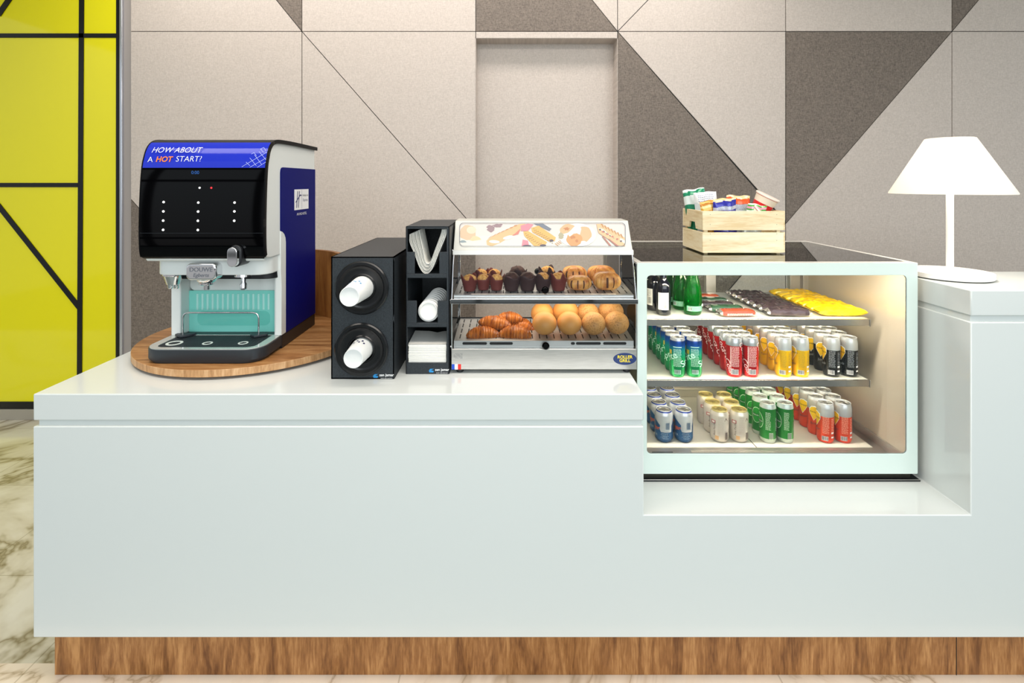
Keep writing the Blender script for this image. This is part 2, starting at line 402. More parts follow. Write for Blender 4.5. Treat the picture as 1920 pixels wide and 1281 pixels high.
# ---------------------------------------------------------------- wooden turntable tray + curved screen
TC = Vector((-1.03, 2.14)); TR = 0.425; zt0, zt1 = 0.924, 0.948
M_wtray = wood('wood_tray', (0.9, 9, 9), ('#7F532C', '#A87443', '#C99A66'), 3.0, 0.42)
M_wscr = wood('wood_screen', (8, 8, 0.9), ('#6E431D', '#8F5D2E', '#A9763F'), 3.0, 0.42)
tr = thing('round_wooden_board', 'round oak board under the coffee machine with a curved upright screen behind', 'board', (TC.x, TC.y, zc))
b = MB(); b.lathe([(0, zt0), (TR-0.001, zt0), (TR, zt0+0.001), (TR, zt1-0.001), (TR-0.001, zt1), (0, zt1)], 96, (TC.x, TC.y, 0), 0, mf=lambda k: 1 if k in (1, 2, 3) else 0)
b.build('disc', [M_wtray, wood('wood_edge', (5, 5, 0.8), ('#A37548', '#C59768', '#DAB388'), 6.0, 0.5)], tr, angle=30)
b = MB(); b.lathe([(0, zc+0.0005), (TR-0.12, zc+0.0005), (TR-0.12, zt0), (0, zt0)], 64, (TC.x, TC.y, 0)); b.build('swivel_base', [M_white], tr)
def arc(r): return [(TC.x+r*cos(radians(a)), TC.y+r*sin(radians(a))) for a in range(18, 165, 4)]
b = MB(); b.prism(arc(0.335)+arc(0.315)[::-1], 'z', zt1, 1.251, 0); b.build('screen', [M_wscr], tr)
# ---------------------------------------------------------------- coffee machine
mx0, mx1 = -1.257, -0.849; mc = (mx0+mx1)/2; mb = zt1
cm = thing('coffee_machine', 'tall black and silver hot drinks machine with blue side on the round wooden board', 'coffee machine', (mc, 2.0, mb))
# profile of the front shell (depth, z) from the chin up over the top to the back
prof = crom([(1.812, 1.299), (1.793, 1.306), (1.785, 1.330), (1.782, 1.38), (1.783, 1.46), (1.788, 1.55), (1.795, 1.615),
             (1.804, 1.650), (1.818, 1.682), (1.840, 1.705), (1.872, 1.7165), (1.93, 1.720), (2.05, 1.720), (2.16, 1.718), (2.27, 1.716)], 5)
def shell(name, i0, i1, mats, hw, thick=0.012, corner=0.0, off=0.0):
    pr = prof[i0:i1+1]
    nrm = []
    for i, p in enumerate(pr):
        a = pr[max(i-1, 0)]; c_ = pr[min(i+1, len(pr)-1)]; t = (c_-a).normalized(); nrm.append(Vector((-t.y, t.x)))
    NU = 24; b = MB()
    arc_len = [0]
    for i in range(1, len(pr)): arc_len.append(arc_len[-1]+(pr[i]-pr[i-1]).length)
    def width(s_):
        if corner and s_ < corner: return hw-corner+sqrt(max(corner**2-(corner-s_)**2, 0))
        return hw
    V = {}
    for i, p in enumerate(pr):
        wdt = width(arc_len[i]+0.004)
        for u in range(NU+1):
            x = mc-wdt+2*wdt*u/NU
            for k in (0, 1):
                q = p+nrm[i]*(off-thick*k)
                V[i, u, k] = b.bm.verts.new((x, q.x, q.y))
    n = len(pr)-1
    for i in range(n):
        for u in range(NU):
            for k in (0, 1): b.face([V[i, u, k], V[i, u+1, k], V[i+1, u+1, k], V[i+1, u, k]])
        for u in (0, NU): b.face([V[i, u, 0], V[i+1, u, 0], V[i+1, u, 1], V[i, u, 1]])
    for u in range(NU):
        for i in (0, n): b.face([V[i, u, 0], V[i, u+1, 0], V[i, u+1, 1], V[i, u, 1]])
    return b.build(name, mats, cm, angle=40)
i_blue = min(range(len(prof)), key=lambda i: abs(prof[i].y-1.615)+(9 if i > 40 else 0))
i_top = min(range(len(prof)), key=lambda i: abs(prof[i].x-1.838)+(9 if i < 30 else 0))
# orientation of the normals: outer side faces the room
for i in range(len(prof)): pass
prof_out = prof
HWp = 0.2145
shell('front_panel', 0, i_blue, [M_gloss], HWp, corner=0.045)
M_fascia = mat('blue_fascia_print', '#1E2FB4', 0.10, spec=0.4)
shell('fascia', i_blue, i_top, [M_fascia], HWp)
M_edge = mat('black_edge', '#08080A', 0.45, spec=0.12)
shell('top_cover', i_top, len(prof)-1, [M_edge], HWp)
def prof_off(d):
    o = []
    for i, p in enumerate(prof):
        a = prof[max(i-1, 0)]; c_ = prof[min(i+1, len(prof)-1)]; t = (c_-a).normalized(); o.append(p+Vector((-t.y, t.x))*d)
    return o
for s_ in (-1, 1):
    A_, B_ = prof_off(0.0006)[6:], prof_off(-0.0135)[6:]
    b = MB(); xe = (mc-HWp, mc+HWp)[s_ > 0]
    for i in range(len(A_)-1): b.prism([A_[i], A_[i+1], B_[i+1], B_[i]], 'x', min(xe, xe-s_*0.004), max(xe, xe-s_*0.004)+(0.0006 if s_ > 0 else 0))
    bmesh.ops.remove_doubles(b.bm, verts=b.bm.verts[:], dist=0.00005)
    b.build('edge_trim', [M_edge], cm)
def pd(z):
    """front-shell depth at height z"""
    for i in range(5, len(prof)-1):
        a, c_ = prof[i], prof[i+1]
        if a.y <= z <= c_.y and c_.y > a.y: return a.x+(c_.x-a.x)*(z-a.y)/(c_.y-a.y)
    return 1.783
# housing
M_sil = M_silver
b = MB()
hp = [(p.x+0.012, p.y-0.010) for p in prof if 1.30 < p.y-0.0 and p.x < 2.26][2:]
hp = [(1.845, 1.300)]+[(1.80, 1.312)]+hp+[(2.265, 1.707), (2.265, 1.300)]
b.prism(hp, 'x', mx0, mx1, 0); b.build('housing', [M_sil], cm, bevel=0.002)
b = MB(); b.prism(rrect(mx0, mx1-0.006, 1.838, 2.06, 0.05, 8), 'z', 1.238, 1.301, 0); b.build('chin', [M_sil], cm, bevel=0.004, seg=3)
b = MB(); b.prism(rrect(mx0+0.02, mx1-0.004, 1.90, 2.10, 0.05, 8), 'z', 1.213, 1.239, 0); b.build('chin_shade', [M_black], cm, bevel=0.003)  # black slab puts the shade below the chin into its colour
# lower body: two columns and the back
b = MB()
for xa, xb in ((mx0, mx0+0.036), (mx1-0.026, mx1)): b.box(xa, xb, 1.935, 2.262, 0.9965, 1.32, 0)
b.box(mx0+0.03, mx1-0.02, 2.12, 2.262, 0.9965, 1.31, 0)
b.build('column_frame', [M_sil], cm, bevel=0.004)
# flared arm joining head and column on the visible side
b = MB(); b.prism([(1.9255, 1.24), (1.9255, 1.386), (1.943, 1.381), (1.958, 1.371), (1.968, 1.357), (1.9715, 1.34), (1.9715, 0.9985), (1.932, 0.9985), (1.932, 1.18)], 'x', mx1-0.02, mx1+0.003, 0)
b.build('arm', [M_sil], cm, bevel=0.002)
b = MB(); b.prism(rrect(mx0+0.036, mx1-0.026, 1.153, 1.232, 0.02, 6), 'y', 1.99, 2.05, 0); b.build('canopy_panel', [M_sil], cm, bevel=0.003)
M_teal = mat('teal_plastic', '#86DDD0', 0.12, coat=0.6)
b = MB(); b.box(mx0+0.036, mx1-0.026, 1.985, 1.995, 0.9965, 1.154, 0)
sb = b.build('splash_back', [M_teal], cm, bevel=0.001)
b = MB()
for k in range(15):
    x = mc-0.135+0.27*k/14; b.cyl((x, 1.9855, 1.082), 0.0045, 0.06, 'z', 8)
b.build('rib', [mat('teal_light', '#B9EEE6', 0.15, coat=0.5)], sb)
b = MB(); b.prism(rrect(mc-0.135, mc+0.14, 1.022, 1.076, 0.02), 'y', 1.9838, 1.9852, 0)
b.build('moulded_recess', [mat('teal_deep', '#6FCFC0', 0.12, coat=0.5)], sb)
# blue side panels and black base
for sgn, xs in ((1, mx1), (-1, mx0)):
    pts = [(2.266, 1.621), (1.946, 1.621), (1.936, 1.619), (1.929, 1.612), (1.926, 1.60), (1.926, 1.386), (1.943, 1.381), (1.958, 1.371), (1.968, 1.357), (1.972, 1.34), (1.972, 0.9985), (2.266, 0.9985)]
    b = MB(); b.prism(pts, 'x', xs, xs+sgn*0.003, 0); b.build('side_panel', [M_blue], cm)
b = MB(); b.box(mx0+0.002, mx1+0.001, 1.94, 2.268, mb, 0.9975, 0); b.build('base', [M_black], cm, bevel=0.003)
# sticker on the right side
sxp = mx1+0.0032
b = MB(); b.box(sxp, sxp+0.0008, 2.046, 2.188, 1.4556, 1.537, 0); stk = b.build('sticker', [M_wink], cm)
M_navy = mat('navy_ink', '#1F2A66', 0.4)
def side_text(body, size, y, z, m, name, **k):
    b = MB(); t = text_bm(body, size, **k); b.add(t, lambda c: Vector((sxp+0.0011, y+c.x, z+c.y))); t.free()
    return b.build(name, [m], stk, norm=False)
b = MB()
for dx in (0, 0.017): b.prism([(2.062+dx, 1.465), (2.067+dx, 1.463), (2.079+dx, 1.529), (2.074+dx, 1.530)], 'x', sxp+0.0009, sxp+0.0013)
b.prism([(2.055, 1.487), (2.058, 1.484), (2.10, 1.511), (2.113, 1.510), (2.113, 1.515), (2.098, 1.516)], 'x', sxp+0.0009, sxp+0.0014)
b.box(sxp+0.0009, sxp+0.0012, 2.1165, 2.1175, 1.458, 1.535)
b.build('emblem', [M_navy], stk, norm=False)
side_text('Holiday Inn', 0.0125, 2.153, 1.512, M_ink, 'lettering')
side_text('Express', 0.0165, 2.153, 1.493, M_navy, 'lettering')
side_text('AN IHG HOTEL', 0.0145, 2.117, 1.438, M_wink, 'lettering')
# fascia lettering, laid on the curved sheet
def fascia_text(body, size, px, py, m, name, **k):
    b = MB(); t = text_bm(body, size, align='LEFT', **k)
    D = 1.80; x0, z0 = X(px, D), Z(py, D)
    b.add(t, lambda c: Vector((x0+c.x, pd(z0+c.y)-0.0016-0.004*max(0, (z0+c.y-1.64))/0.03, z0+c.y))); t.free()
    return b.build(name, [m], cm, norm=False)
fascia_text('HOW ABOUT', 0.0275, 281, 281.5, M_wink, 'lettering', shear=0.25, bold=-0.01)
fascia_text('A', 0.0275, 277, 299.5, M_wink, 'lettering', bold=-0.01)
fascia_text('HOT', 0.0262, 292, 299, mat('orange_ink', '#FF8230', 0.5), 'lettering', shear=0.15, bold=0.02)
fascia_text('START?', 0.0275, 329, 298.5, M_wink, 'lettering', shear=0.12, bold=-0.01)
b = MB()   # thin white line pattern at the fascia's right end
def fl(p, q, wd=0.0006):
    n = 8; prev = None
    a, c_ = Vector(p), Vector(q); t = (c_-a).normalized(); nn = Vector((-t.y, t.x))*wd
    for i in range(n+1):
        m_ = a.lerp(c_, i/n); row = [b.bm.verts.new((m_.x+s_*nn.x, pd(m_.y+s_*nn.y)-0.0014-0.004*max(0, m_.y-1.64)/0.03, m_.y+s_*nn.y)) for s_ in (-1, 1)]
        if prev: b.face([prev[0], prev[1], row[1], row[0]])
        prev = row
def fp(px, py): D = 1.80; return (X(px, D), Z(py, D))
for q in (((455, 313), (499, 285)), ((470, 314), (499, 296)), ((484, 314), (499, 304)), ((462, 304), (470, 311)), ((468, 296), (482, 311)), ((476, 290), (492, 309)), ((484, 284), (499, 300)), ((486, 279), (493, 286)), ((486, 279), (491, 276)), ((491, 276), (497, 283)), ((470, 289), (475, 286)), ((475, 286), (480, 292))):
    fl(fp(*q[0]), fp(*q[1]))
b.build('line_pattern', [mat('pale_blue_ink', '#AEBBF0', 0.5)], cm, norm=False)
# indicator buttons
def btn(px, py, m, r=0.0042):
    D = 1.785; z = Z(py, D); b = MB(); b.lathe([(0, -0.002), (r*0.8, -0.0018), (r, 0), (r, 0.004), (0, 0.004)], 16, (X(px, D), pd(z)-0.0002, z), ax='y'); b.build('button', [m], cm)
M_btn = mat('white_button', '#FFFFFF', 0.4, emit='#FFFFFF', es=0.6)
M_rbtn = mat('red_button', '#E8343C', 0.4, emit='#FF3038', es=0.6)
for px, ys in ((307, (379, 396.5, 413.7, 431)), (372, (380, 396.8, 414, 431.3)), (440, (380, 396.5, 414))):
    for py in ys: btn(px, py, M_btn)
btn(373.5, 352.4, M_btn, 0.0035); btn(395.5, 352.4, M_rbtn, 0.0035)
z_ = Z(323.8, 1.79); b = MB(); t = text_bm('0:00', 0.016); b.add(t, lambda c: Vector((X(365.5, 1.79)+c.x, pd(z_)-0.001, z_+c.y))); t.free()
b.build('clock_display', [mat('dim_display', '#24508C', 0.4, emit='#2E66C0', es=0.35)], cm, norm=False)
b = MB(); b.box(mc-HWp+0.002, mc+HWp-0.002, pd(1.392)-0.0004, pd(1.392)+0.001, 1.3915, 1.3922); b.build('panel_seam', [M_dkgrey], cm)
# tap lever
b = MB(); lx, lz = X(437, 1.76), Z(482, 1.76)
b.prism(rrect(lx-0.0165, lx+0.0165, lz-0.033, lz+0.033, 0.0164, 8), 'y', 1.752, 1.784, 0)
b.build('tap_lever', [M_chrome], cm, bevel=0.005, seg=4)
b = MB(); b.prism(rrect(lx-0.021, lx+0.021, lz-0.036, lz+0.038, 0.0208, 8), 'y', 1.774, 1.845, 0); b.build('lever_socket', [M_black], cm, bevel=0.002)
# maker's badge
bd = MB(); bX, bZ = X(376.5, 1.80), Z(511, 1.80)
bd.prism(rrect(bX-0.053, bX+0.053, bZ-0.028, bZ+0.031, 0.018, 8), 'y', 1.800, 1.85, 0); bdo = bd.build('badge', [M_chrome], cm, bevel=0.007, seg=4)
for s_, sz, dz in (('DOUWE', 0.021, 0.009), ('Egberts', 0.018, -0.010)):
    b = MB(); t = text_bm(s_, sz, shear=0.2 if dz < 0 else 0, bold=0.01); b.add(t, lambda c: Vector((bX+c.x, 1.7992, bZ+dz+c.y))); t.free(); b.build('lettering', [mat('grey_ink', '#6C7078', 0.4)], bdo, norm=False)
# nozzles
def nozzle(px, kind):
    D = 1.875; x = X(px, D); b = MB()
    if kind == 0:
        b.lathe([(0, 1.242), (0.034, 1.242), (0.034, 1.233), (0.030, 1.231), (0.028, 1.223), (0.021, 1.2), (0.0, 1.2)], 24, (x, D, 0))
        for s_ in (-0.0105, 0.0105): b.lathe([(0, 1.202), (0.0085, 1.202), (0.0085, 1.187), (0.007, 1.184), (0, 1.184)], 16, (x+s_, D, 0))
    elif kind == 1:
        b.lathe([(0, 1.242), (0.036, 1.242), (0.037, 1.230), (0.033, 1.214), (0.026, 1.207), (0.026, 1.200), (0.020, 1.197), (0.011, 1.195), (0.011, 1.181), (0, 1.179)], 24, (x, D, 0))
    else:
        b.lathe([(0, 1.242), (0.030, 1.242), (0.031, 1.229), (0.008, 1.228), (0.0078, 1.207), (0.012, 1.200), (0.012, 1.184), (0.009, 1.181), (0, 1.181)], 24, (x, D, 0))
    b.build('nozzle', [M_chrome], cm)
nozzle(325, 0); nozzle(388, 1); nozzle(456.5, 2)
# drip tray
def plan(x0, x1, y0, y1, r, n=8):
    p = []
    for a in range(n+1): t = radians(180+90*a/n); p.append((x0+r+r*cos(t), y0+r+r*sin(t)))
    for a in range(n+1): t = radians(270+90*a/n); p.append((x1-r+r*cos(t), y0+r+r*sin(t)))
    p += [(x1, y1), (x0, y1)]
    return p
tx0, tx1, ty0, ty1 = mx0-0.002, mx1+0.0, 1.772, 1.945
b = MB(); o1 = plan(tx0+0.012, tx1-0.010, ty0+0.006, ty1, 0.06); o2 = plan(tx0, tx1, ty0, ty1, 0.065)
V0 = [b.bm.verts.new((x, y, mb+0.0005)) for x, y in o1]; V1 = [b.bm.verts.new((x, y, mb+0.012)) for x, y in o2]; V2 = [b.bm.verts.new((x, y, 0.9955)) for x, y in o2]
b.face(V0[::-1]); b.face(V2)
for A, B_ in ((V0, V1), (V1, V2)):
    for i in range(len(A)): b.face([A[i], A[(i+1) % len(A)], B_[(i+1) % len(A)], B_[i]])
dt = b.build('drip_tray', [M_dkgrey], cm, bevel=0.0015)
b = MB(); b.ring(plan(tx0+0.003, tx1-0.003, ty0+0.003, ty1, 0.062), plan(tx0+0.034, tx1-0.034, ty0+0.024, ty1-0.004, 0.03), 'z', 0.9953, 0.9985); b.build('rim', [mat('satin_rim', '#C9CDC9', 0.12, metal=0.5)], dt, bevel=0.0006)
b = MB()
ns_ = 44
for k in range(ns_):
    x = tx0+0.038+(tx1-tx0-0.076)*k/(ns_-1); b.box(x-0.0011, x+0.0011, ty0+0.027, ty1-0.008, 0.9945, 0.9975)
b.box(tx0+0.036, tx1-0.036, ty0+0.026, ty1-0.006, 0.9940, 0.9958, 1)
b.build('grille', [mat('grille_grey', '#3A4146', 0.4), M_ink], dt)
for px, py, r in ((327, 643.3, 0.027), (389, 643.5, 0.017), (456, 643, 0.017)):
    D = (CAM_H-0.9985)*F/(py-VY); b = MB()
    b.lathe([(r*0.68, 0.9975), (r*0.68, 0.9988), (r, 0.9988), (r, 0.9975)], 28, (X(px, D), D, 0)); b.build('cup_marker', [mat('pale_ring', '#D5DED8', 0.35)], dt)
# cup rail
zr = 1.085; xl, xr_ = -1.206, -0.927; yr = 1.925
pts = [(xl, yr, 0.9985), (xl, yr, zr-0.02), (xl+0.003, yr, zr-0.009), (xl+0.009, yr, zr-0.003), (xl+0.02, yr, zr), (xr_-0.02, yr, zr), (xr_-0.009, yr, zr-0.003), (xr_-0.003, yr, zr-0.009), (xr_, yr, zr-0.02), (xr_, yr, 0.9985)]
b = MB(); b.tube(pts, 0.0032, 12); rl = b.build('cup_rail', [M_chrome], cm)
for x, s_ in ((xl, 1), (xr_, -1)):
    b = MB(); b.prism([(x-s_*0.026, 1.944), (x-s_*0.030, 1.925), (x+s_*0.004, 1.900), (x+s_*0.026, 1.915), (x+s_*0.04, 1.944)], 'z', 0.9985, 1.0065); b.build('rail_foot', [M_dkgrey], rl, bevel=0.002)

# ---------------------------------------------------------------- cup dispenser
Dd = 1.729; dx0, dx1 = -0.593, -0.3845; dzt = 1.319
M_disp = noise_col(mat('dispenser_plastic', '#22272B', 0.5), '#1E2327', '#2B3136', ns=260, detail=2, bump=0.25)
cd = thing('cup_dispenser', 'wide black cup dispenser box with two round cup holders', 'cup dispenser', ((dx0+dx1)/2, 2.0, zc))
b = MB(); t_ = 0.004; zb0 = zc+0.0005
b.box(dx0, dx0+t_, Dd, 2.327, zb0, dzt); b.box(dx1-t_, dx1, Dd, 2.327, zb0, dzt); b.box(dx0, dx1, Dd, 2.327, zb0, zb0+t_); b.box(dx0, dx1, Dd, 2.327, dzt-t_, dzt); b.box(dx0, dx1, 2.323, 2.327, zb0, dzt)
def holed(x0, x1, z0, z1, cx_, cz_, r, n=64):
    po, pi_ = [], []
    for k in range(n):
        a = 2*pi*k/n; c_, s_ = cos(a), sin(a)
        f = min((x1-cx_)/c_ if c_ > 1e-9 else ((x0-cx_)/c_ if c_ < -1e-9 else 1e9), (z1-cz_)/s_ if s_ > 1e-9 else ((z0-cz_)/s_ if s_ < -1e-9 else 1e9))
        po.append((cx_+c_*f, cz_+s_*f)); pi_.append((cx_+c_*r, cz_+s_*r))
    b.ring(po, pi_, 'y', Dd, Dd+t_)
zmid = 1.1145
holed(dx0+0.0001, dx1-0.0001, zmid, dzt-0.0001, -0.4905, 1.2165, 0.05); holed(dx0+0.0001, dx1-0.0001, zb0+0.0001, zmid, -0.4925, 1.0125, 0.05)
bo = b.build('case', [M_disp], cd, angle=30)
cups = []
for nm, cxp, cyp, prot, tilt in (('upper', -0.4905, 1.2165, 0.137, 0), ('lower', -0.4925, 1.0125, 0.092, 0)):
    b = MB(); R_ = 0.0885
    b.lathe([(R_, 0.002), (R_, -0.006), (R_-0.004, -0.010), (R_-0.012, -0.010), (R_-0.017, -0.004), (R_-0.020, -0.0015), (0.060, 0.0015-0.002), (0.047, -0.001), (0.044, -0.004), (0.041, -0.004), (0.041, 0.002)], 64, (cxp, Dd, cyp), ax='y')
    b.build('cup_ring', [M_gloss if 0 else mat('ring_gloss', '#131416', 0.22)], cd)
# small maker's mark at the lower right
def mark(root, px, py, D, sz):
    x, z = X(px, D), Z(py, D)
    b = MB(); b.prism([(x-0.006, z-0.006), (x+0.007, z-0.006), (x+0.009, z-0.001), (x-0.001, z+0.001), (x+0.009, z+0.006), (x-0.003, z+0.006), (x-0.008, z)], 'y', D-0.0008, D-0.0002)
    b.build('brand_mark', [mat('cyan_ink', '#2B8FD0', 0.4)], root, norm=False)
    b = MB(); t = text_bm('san jamar', sz, align='LEFT', bold=0.018); b.add(t, lambda c: Vector((x+0.013+c.x, D-0.0007, z+0.003+c.y))); t.free()
    t = text_bm('SMART SAFE SANITARY', sz*0.30, align='LEFT'); b.add(t, lambda c: Vector((x+0.017+c.x, D-0.0007, z-0.008+c.y))); t.free()
    b.build('lettering', [M_wink], root, norm=False)
mark(bo, 704, 705, Dd, 0.0125)
M_cup = mat('paper_cup_white', '#F4F4F1', 0.5)
def cup(label, cx_, cz_, prot, ink):
    L_ = 0.12; r0, r1 = 0.030, 0.0385; y0 = Dd-prot
    root = thing('paper_cup', label, 'cup', (cx_, y0, cz_), 'paper cups in the dispenser')
    b = MB(); b.lathe([(0, 0.006), (r0-0.003, 0.006), (r0-0.002, 0), (r0, 0), (r0+0.0005, 0.001), (r1, L_+0.02), (r1-0.001, L_+0.02), (r0-0.001, 0.008)], 40, (cx_, y0, cz_), ax='y')
    c_ = b.build('body', [M_cup], root)
    b = MB()
    for k in range(6):
        a = radians(60+k*14); yy = 0.055+0.012*(k % 2)
        rr = r0+(r1-r0)*yy/L_+0.0006
        def fn(u, v, a=a, yy=yy, rr=rr): aa = a+(u-0.5)*0.16; return (cx_+rr*cos(aa), y0+yy+v*0.010, cz_+rr*sin(aa))
        b.grid(fn, 2, 1)
    b.build('print', [ink], root, norm=False)
    return root
cup('white paper cup with small blue print in the upper round holder', -0.4905, 1.2165, 0.137, mat('cup_blue', '#5AA7D8', 0.5))
cup('white paper cup with navy printed strip in the lower round holder', -0.4925, 1.0125, 0.092, mat('cup_navy', '#2A2C66', 0.5))

# ---------------------------------------------------------------- lid and napkin organizer
Do = 1.773; ox0, ox1 = -0.355, -0.2068; ozt = 1.4157; th = 0.004; ob_ = 2.09
M_org = noise_col(mat('organizer_plastic', '#23272B', 0.5), '#20252A', '#2C3237', ns=260, detail=2, bump=0.25)
og = thing('condiment_organizer', 'narrow tall black organizer with three open compartments beside the cup dispenser', 'organizer', ((ox0+ox1)/2, 1.93, zc))
def oz(py): return Z(py, Do)
def oxp(px): return X(px, Do)
b = MB()
b.box(ox0, ox0+th, Do, ob_, zc+0.0005, ozt); b.box(ox1-th, ox1, Do, ob_, zc+0.0005, ozt); b.box(ox0, ox1, ob_-th, ob_, zc+0.0005, ozt)
b.box(ox0, ox1, Do, ob_, ozt-th, ozt); b.box(ox0+0.001, ox1-0.001, Do+0.001, ob_-0.001, zc+0.0006, zc+0.01)
ol, orr = oxp(763.8), oxp(837.5); fr_ = Do+0.005
b.box(ox0, ol, Do, fr_, zc+0.0005, ozt); b.box(orr, ox1, Do, fr_, zc+0.0005, ozt)
for za, zb_ in ((429.3, 424), (521.5, 513.5), (613.7, 605.5), (702, 680.8)): b.box(ol-0.001, orr+0.001, Do, fr_, oz(za) if za < 702 else zc+0.001, oz(zb_))
nl, nr = oxp(777.8), oxp(823.5); b.box(ol-0.001, nl, Do, fr_, oz(513.7), oz(472.5)); b.box(nr, orr+0.001, Do, fr_, oz(513.7), oz(472.5))
nl, nr = oxp(781.3), oxp(820.5); b.box(ol-0.001, nl, Do, fr_, oz(605.7), oz(564)); b.box(nr, orr+0.001, Do, fr_, oz(605.7), oz(564))
sh = [oz(514.5), oz(606.5), oz(681.5)]
for z in sh: b.box(ox0+0.001, ox1-0.001, Do+0.001, ob_-0.001, z-0.004, z)
oc = b.build('case', [M_org], og, bevel=0.0012)
mark(oc, 808.5, 695, Do, 0.0125)
# folded paper sleeves bent into a V in the top compartment
base_z = sh[0]
outer = [(-0.343, 1.408-0.02), (-0.3425, 1.36), (-0.328, 1.325), (-0.309, 1.275), (-0.290, base_z+0.0012), (-0.268, 1.268), (-0.240, 1.335), (-0.221, 1.38), (-0.2165, 1.405)]
inner = [(-0.312, 1.402), (-0.306, 1.37), (-0.299, 1.335), (-0.291, 1.295), (-0.281, base_z+0.034), (-0.272, 1.295), (-0.255, 1.34), (-0.238, 1.385), (-0.233, 1.405)]
for k in range(13):
    f = k/12; pts = crom([Vector(a).lerp(Vector(c_), f) for a, c_ in zip(outer, inner)], 5)
    b = MB(); y0 = Do+0.008+0.006*((k*5) % 4)/3+0.003*f; y1 = y0+0.11+0.01*(k % 2)
    up, dn = [], []
    for i, p in enumerate(pts):
        a = pts[max(i-1, 0)]; c_ = pts[min(i+1, len(pts)-1)]; t = (c_-a).normalized(); nn = Vector((-t.y, t.x))*0.0004
        up.append(p+nn); dn.append(p-nn)
    n = len(pts)
    for i in range(n-1):
        b.prism([up[i], up[i+1], dn[i+1], dn[i]], 'y', y0, y1)
    o = b.build('paper_sleeve', [M_paper], angle=60); tag(o, 'white paper sleeve bent into a V in the top compartment of the organizer', 'paper sleeve', 'paper sleeves bent in the organizer')
# stacked white lids
for k in range(9):
    b = MB(); r = 0.036
    b.lathe([(0, 0.0), (0.026, 0.0), (0.0275, -0.005), (0.0305, -0.005), (0.0315, 0.000), (r, 0.0015), (r, 0.004), (r-0.002, 0.004), (r-0.003, 0.002), (0, 0.002)], 40, (0, 0, 0), ax='y')
    o = b.build('plastic_cup_cover', [M_white]); f = k/8
    o.location = (-0.2810+0.012*f+0.0005, 1.792+0.016*k, sh[1]+0.0370+0.020*f*0.0+0.0005); o.rotation_euler = (radians(-8), 0, 0)
    if k: o.location.z = sh[1]+0.0372+0.0022*k; o.location.x = -0.281+0.0022*k
    if k == 0: tag(o, 'white plastic cup lid at the front of the lid stack in the middle compartment', 'lid', 'cup lids in the organizer')
    else: tag(o, 'white plastic cup lid further back in the stack in the middle compartment', 'lid', 'cup lids in the organizer')
# napkins
for k in range(13):
    z0 = sh[2]+0.0005+0.0047*k
    b = MB(); jx = random.uniform(-0.0008, 0.0008); hh = 0.0042
    xa, xb = ol+0.002+jx, orr-0.002+jx
    if k < 12: b.box(xa, xb, Do+0.0075+random.uniform(0, 0.001), 1.91, z0, z0+hh)
    else:
        def fn(u, v): 
            fx = xa+(xb-xa)*u; sag = 0.010*max(0, 1-abs(u-0.62)*5)*(v) ; return (fx, Do+0.009+0.13*v, z0+0.0065+0.006*v+0.005*abs(u-0.62)*v-sag*0.4)
        b.grid(fn, 16, 6); b.box(xa, xb, Do+0.0085, 1.91, z0, z0+hh)
    o = b.build('paper_napkin', [M_paper], bevel=0.0008 if k < 12 else 0)
    tag(o, 'white paper napkin lying topmost on the stack, slightly creased' if k == 12 else 'folded white paper napkin within the stack in the bottom compartment', 'napkin', 'napkins stacked in the organizer')
# ---------------------------------------------------------------- heated pastry display
wx0, wx1 = -0.2013, 0.4300; wyb = 2.03
hd = thing('heated_display', 'stainless steel heated pastry display with two shelves and a food picture header', 'heated display', ((wx0+wx1)/2, 1.9, zc))
M_st2 = noise_col(mat('steel_panel', '#C9C6C1', 0.3, metal=0.85), '#C2BFBA', '#D2CFCA', scale=(3, 3, 60), ns=6)
b = MB(); b.box(wx0, wx1, 1.777, wyb, 0.928, 0.9985); hb = b.build('base_box', [M_st2], hd, bevel=0.002)
for x in (X(862, 1.79), X(1176, 1.79)):
    for y in (1.80, 2.0):
        b = MB(); b.lathe([(0, zc+0.0004), (0.011, zc+0.0004), (0.013, zc+0.003), (0.013, 0.9285), (0, 0.9285)], 20, (x, y, 0)); b.build('foot', [M_black], hd)
def floor_z(y): return 1.0225+(y-1.79)*0.076
def up_z(y): return 1.1795+(y-1.79)*0.06
# lower warming tray, sloping up to the back
M_tray = mat('tray_steel', '#D3D4D2', 0.38, metal=0.7)
def tray(fz, lip, name, slots_):
    b = MB(); xa, xb = wx0+0.008, wx1-0.008
    y0_, y1_ = 1.79, 2.02
    b.prism([(y0_, fz(y0_)-0.002), (y0_, fz(y0_)), (y1_, fz(y1_)), (y1_, fz(y1_)-0.002)], 'x', xa, xb, 0)
    b.box(xa, xb, y0_, y0_+0.002, fz(y0_)-lip, fz(y0_)-0.0015, 0); b.box(xa, xb, y1_-0.001, y1_+0.001, fz(y1_)-0.02, fz(y1_)+0.004, 1)
    for k in range(24):
        x = xa+0.018+(xb-xa-0.036)*k/23
        for ya, yb in ((1.81, 1.85), (1.865, 1.905), (1.92, 1.96), (1.97, 2.005)):
            b.prism([(ya, fz(ya)-0.001), (ya, fz(ya)+0.0004), (yb, fz(yb)+0.0004), (yb, fz(yb)-0.001)], 'x', x-0.0019, x+0.0019, 1)
    o = b.build(name, [M_tray, M_ink], hd, smooth=False)
    return o
t1 = tray(floor_z, 0.0235, 'lower_tray', True); t2 = tray(up_z, 0.009, 'upper_tray', True)
for pa, pb in ((867, 913), (918, 961.5), (1080, 1126.5), (1131, 1174.5), (1070.5, 1078)):
    b = MB(); b.prism(rrect(X(pa, 1.789), X(pb, 1.789), Z(646.7, 1.789), Z(641.7, 1.789), 0.0042, 5), 'y', 1.7892, 1.792); b.build('vent_slot', [M_ink], t1)
